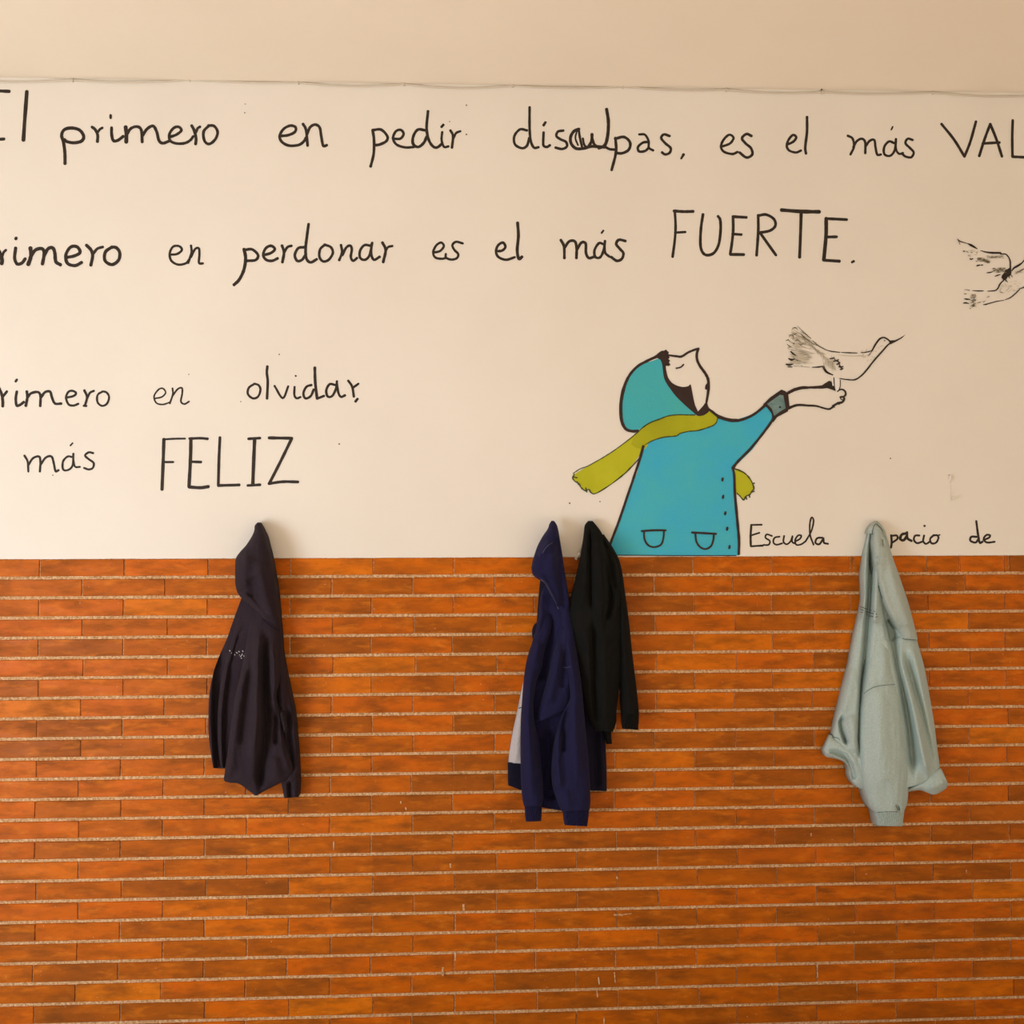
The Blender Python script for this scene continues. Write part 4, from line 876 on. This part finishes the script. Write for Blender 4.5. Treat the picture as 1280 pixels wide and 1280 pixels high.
cloth('sleeve', g4, M_AQUA, [(1095, 742, 1101, 745), (1094, 760, 1104, 762), (1092, 780, 1108, 780), (1089, 800, 1111.5, 800), (1086, 820, 1114.5, 820), (1083, 840, 1118, 840), (1080.5, 858, 1121.5, 856), (1078.5, 875, 1125, 873), (1076.5, 895, 1128, 893), (1075, 920, 1131, 918), (1075, 945, 1134, 943), (1076.5, 970, 1136, 966), (1081, 992, 1135.5, 988), (1086, 1007, 1134, 1004), (1093, 1016, 1129, 1016.5)],
      [.015, .03, .045, .055, .06, .06, .06, .055], [.02, .025, .03, .035, .04, .045, .045, .035], [([(1100, 860), (1102, 920), (1104, 980)], 9, 10, .006), ([(1080, 868), (1094, 859), (1118, 855)], 2, 2, -.003), ([(1108, 805), (1104, 850)], 7, 7, .005), ([(1121, 1006), (1124, 1014)], 2, 2, -.008)], nu=70, nv=130, seed=24)
cloth('cuff', g4, M_AQUA, [(1092.5, 1013, 1130.5, 1013), (1093.5, 1018, 1130, 1018), (1095.3, 1026, 1129, 1026), (1096, 1032.5, 1128, 1033)], [.056, .06, .058], .034, nu=90, nv=20, seed=25, hem=1, label='ribbed aqua cuff')
cloth('hood', g4, M_AQUAH, [(1094.5, 654.5, 1096, 654.5), (1092, 660, 1101.5, 660), (1091.5, 668, 1106, 668), (1091, 680, 1110.8, 680), (1091, 692, 1114.5, 692), (1092, 705, 1118.5, 704), (1094, 718, 1123, 716), (1096, 730, 1127, 728), (1099, 741, 1131, 740), (1102.5, 752, 1135, 752), (1108, 764, 1138, 763), (1114, 774, 1141, 774), (1120, 784, 1143.5, 784), (1125, 793, 1146, 793), (1127, 798, 1147, 800)],
      [.03, .05, .055, .055, .05, .045], [.015, .03, .038, .038, .035, .02], [([(1098, 690), (1100, 720), (1107, 750), (1120, 780)], 4, 5, .006), ([(1112, 700), (1122, 740), (1135, 785)], 8, 8, .008), ([(1098, 695), (1097, 705)], 2.5, 3, -.008), ([(1103, 672), (1104, 684)], 2, 2, -.005)], tip=.08, seed=26, label='hood flap folded over the front')
cloth('hood_rim', g4, M_AQUAH, [(1094, 651.5, 1096.5, 651.5), (1089.5, 655.5, 1101, 655.5), (1086, 662, 1105.5, 662), (1084.6, 667, 1108, 667)], [.014, .03, .03], [.01, .02, .012], nu=44, nv=30, tip=.2, seed=27)
on_cloth(g4, 'hood_tape', M_AQUAD, [[(1090, 668), (1091.5, 660), (1094.5, 655), (1098, 657), (1103, 663), (1108, 674), (1111, 682)], [(1098, 732), (1100, 740), (1103, 748)]], w=1.0)
on_cloth(g4, 'stitching', M_AQUAD, [[(1080, 867), (1086, 862.5), (1094, 858.5), (1106, 856.5), (1119, 855.5)], [(1127, 798), (1134, 799.5), (1146, 800)], [(1040, 921.5), (1046, 922), (1050, 925)], [(1097, 1015.5), (1105, 1015), (1115, 1014.5), (1122, 1015)], [(1120, 1007), (1123, 1014)], [(1124, 1008), (1124.5, 1014)], [(1103, 674), (1104, 682)]], w=.7)
pr = []
r9 = random.Random(3)
for (x0, y0, x1, y1) in ((1075, 758.6, 1085, 762), (1087, 762.3, 1090, 763.6), (1092, 764, 1095, 765.2), (1075, 761.5, 1080, 763.4), (1082, 764.7, 1092.5, 767.5), (1095, 767, 1096, 769), (1075.8, 765, 1080, 767), (1082.5, 767.7, 1086, 771), (1087.5, 770.4, 1092, 770.9), (1094, 771.6, 1098, 770.4)):
    n = max(2, int(abs(x1-x0)/1.1))
    for i in range(n):
        t = i/n; x = x0+(x1-x0)*t; y = y0+(y1-y0)*t; pr.append([(x, y-.7+r9.uniform(-.3, .3)), (x+.8, y+.3+r9.uniform(-.3, .3))])
        if i % 2: pr.append([(x-.3, y+.2), (x+.9, y-.2)])
on_cloth(g4, 'chest_print', M_PRINT, pr, w=.55, label='three short lines of tiny black script')
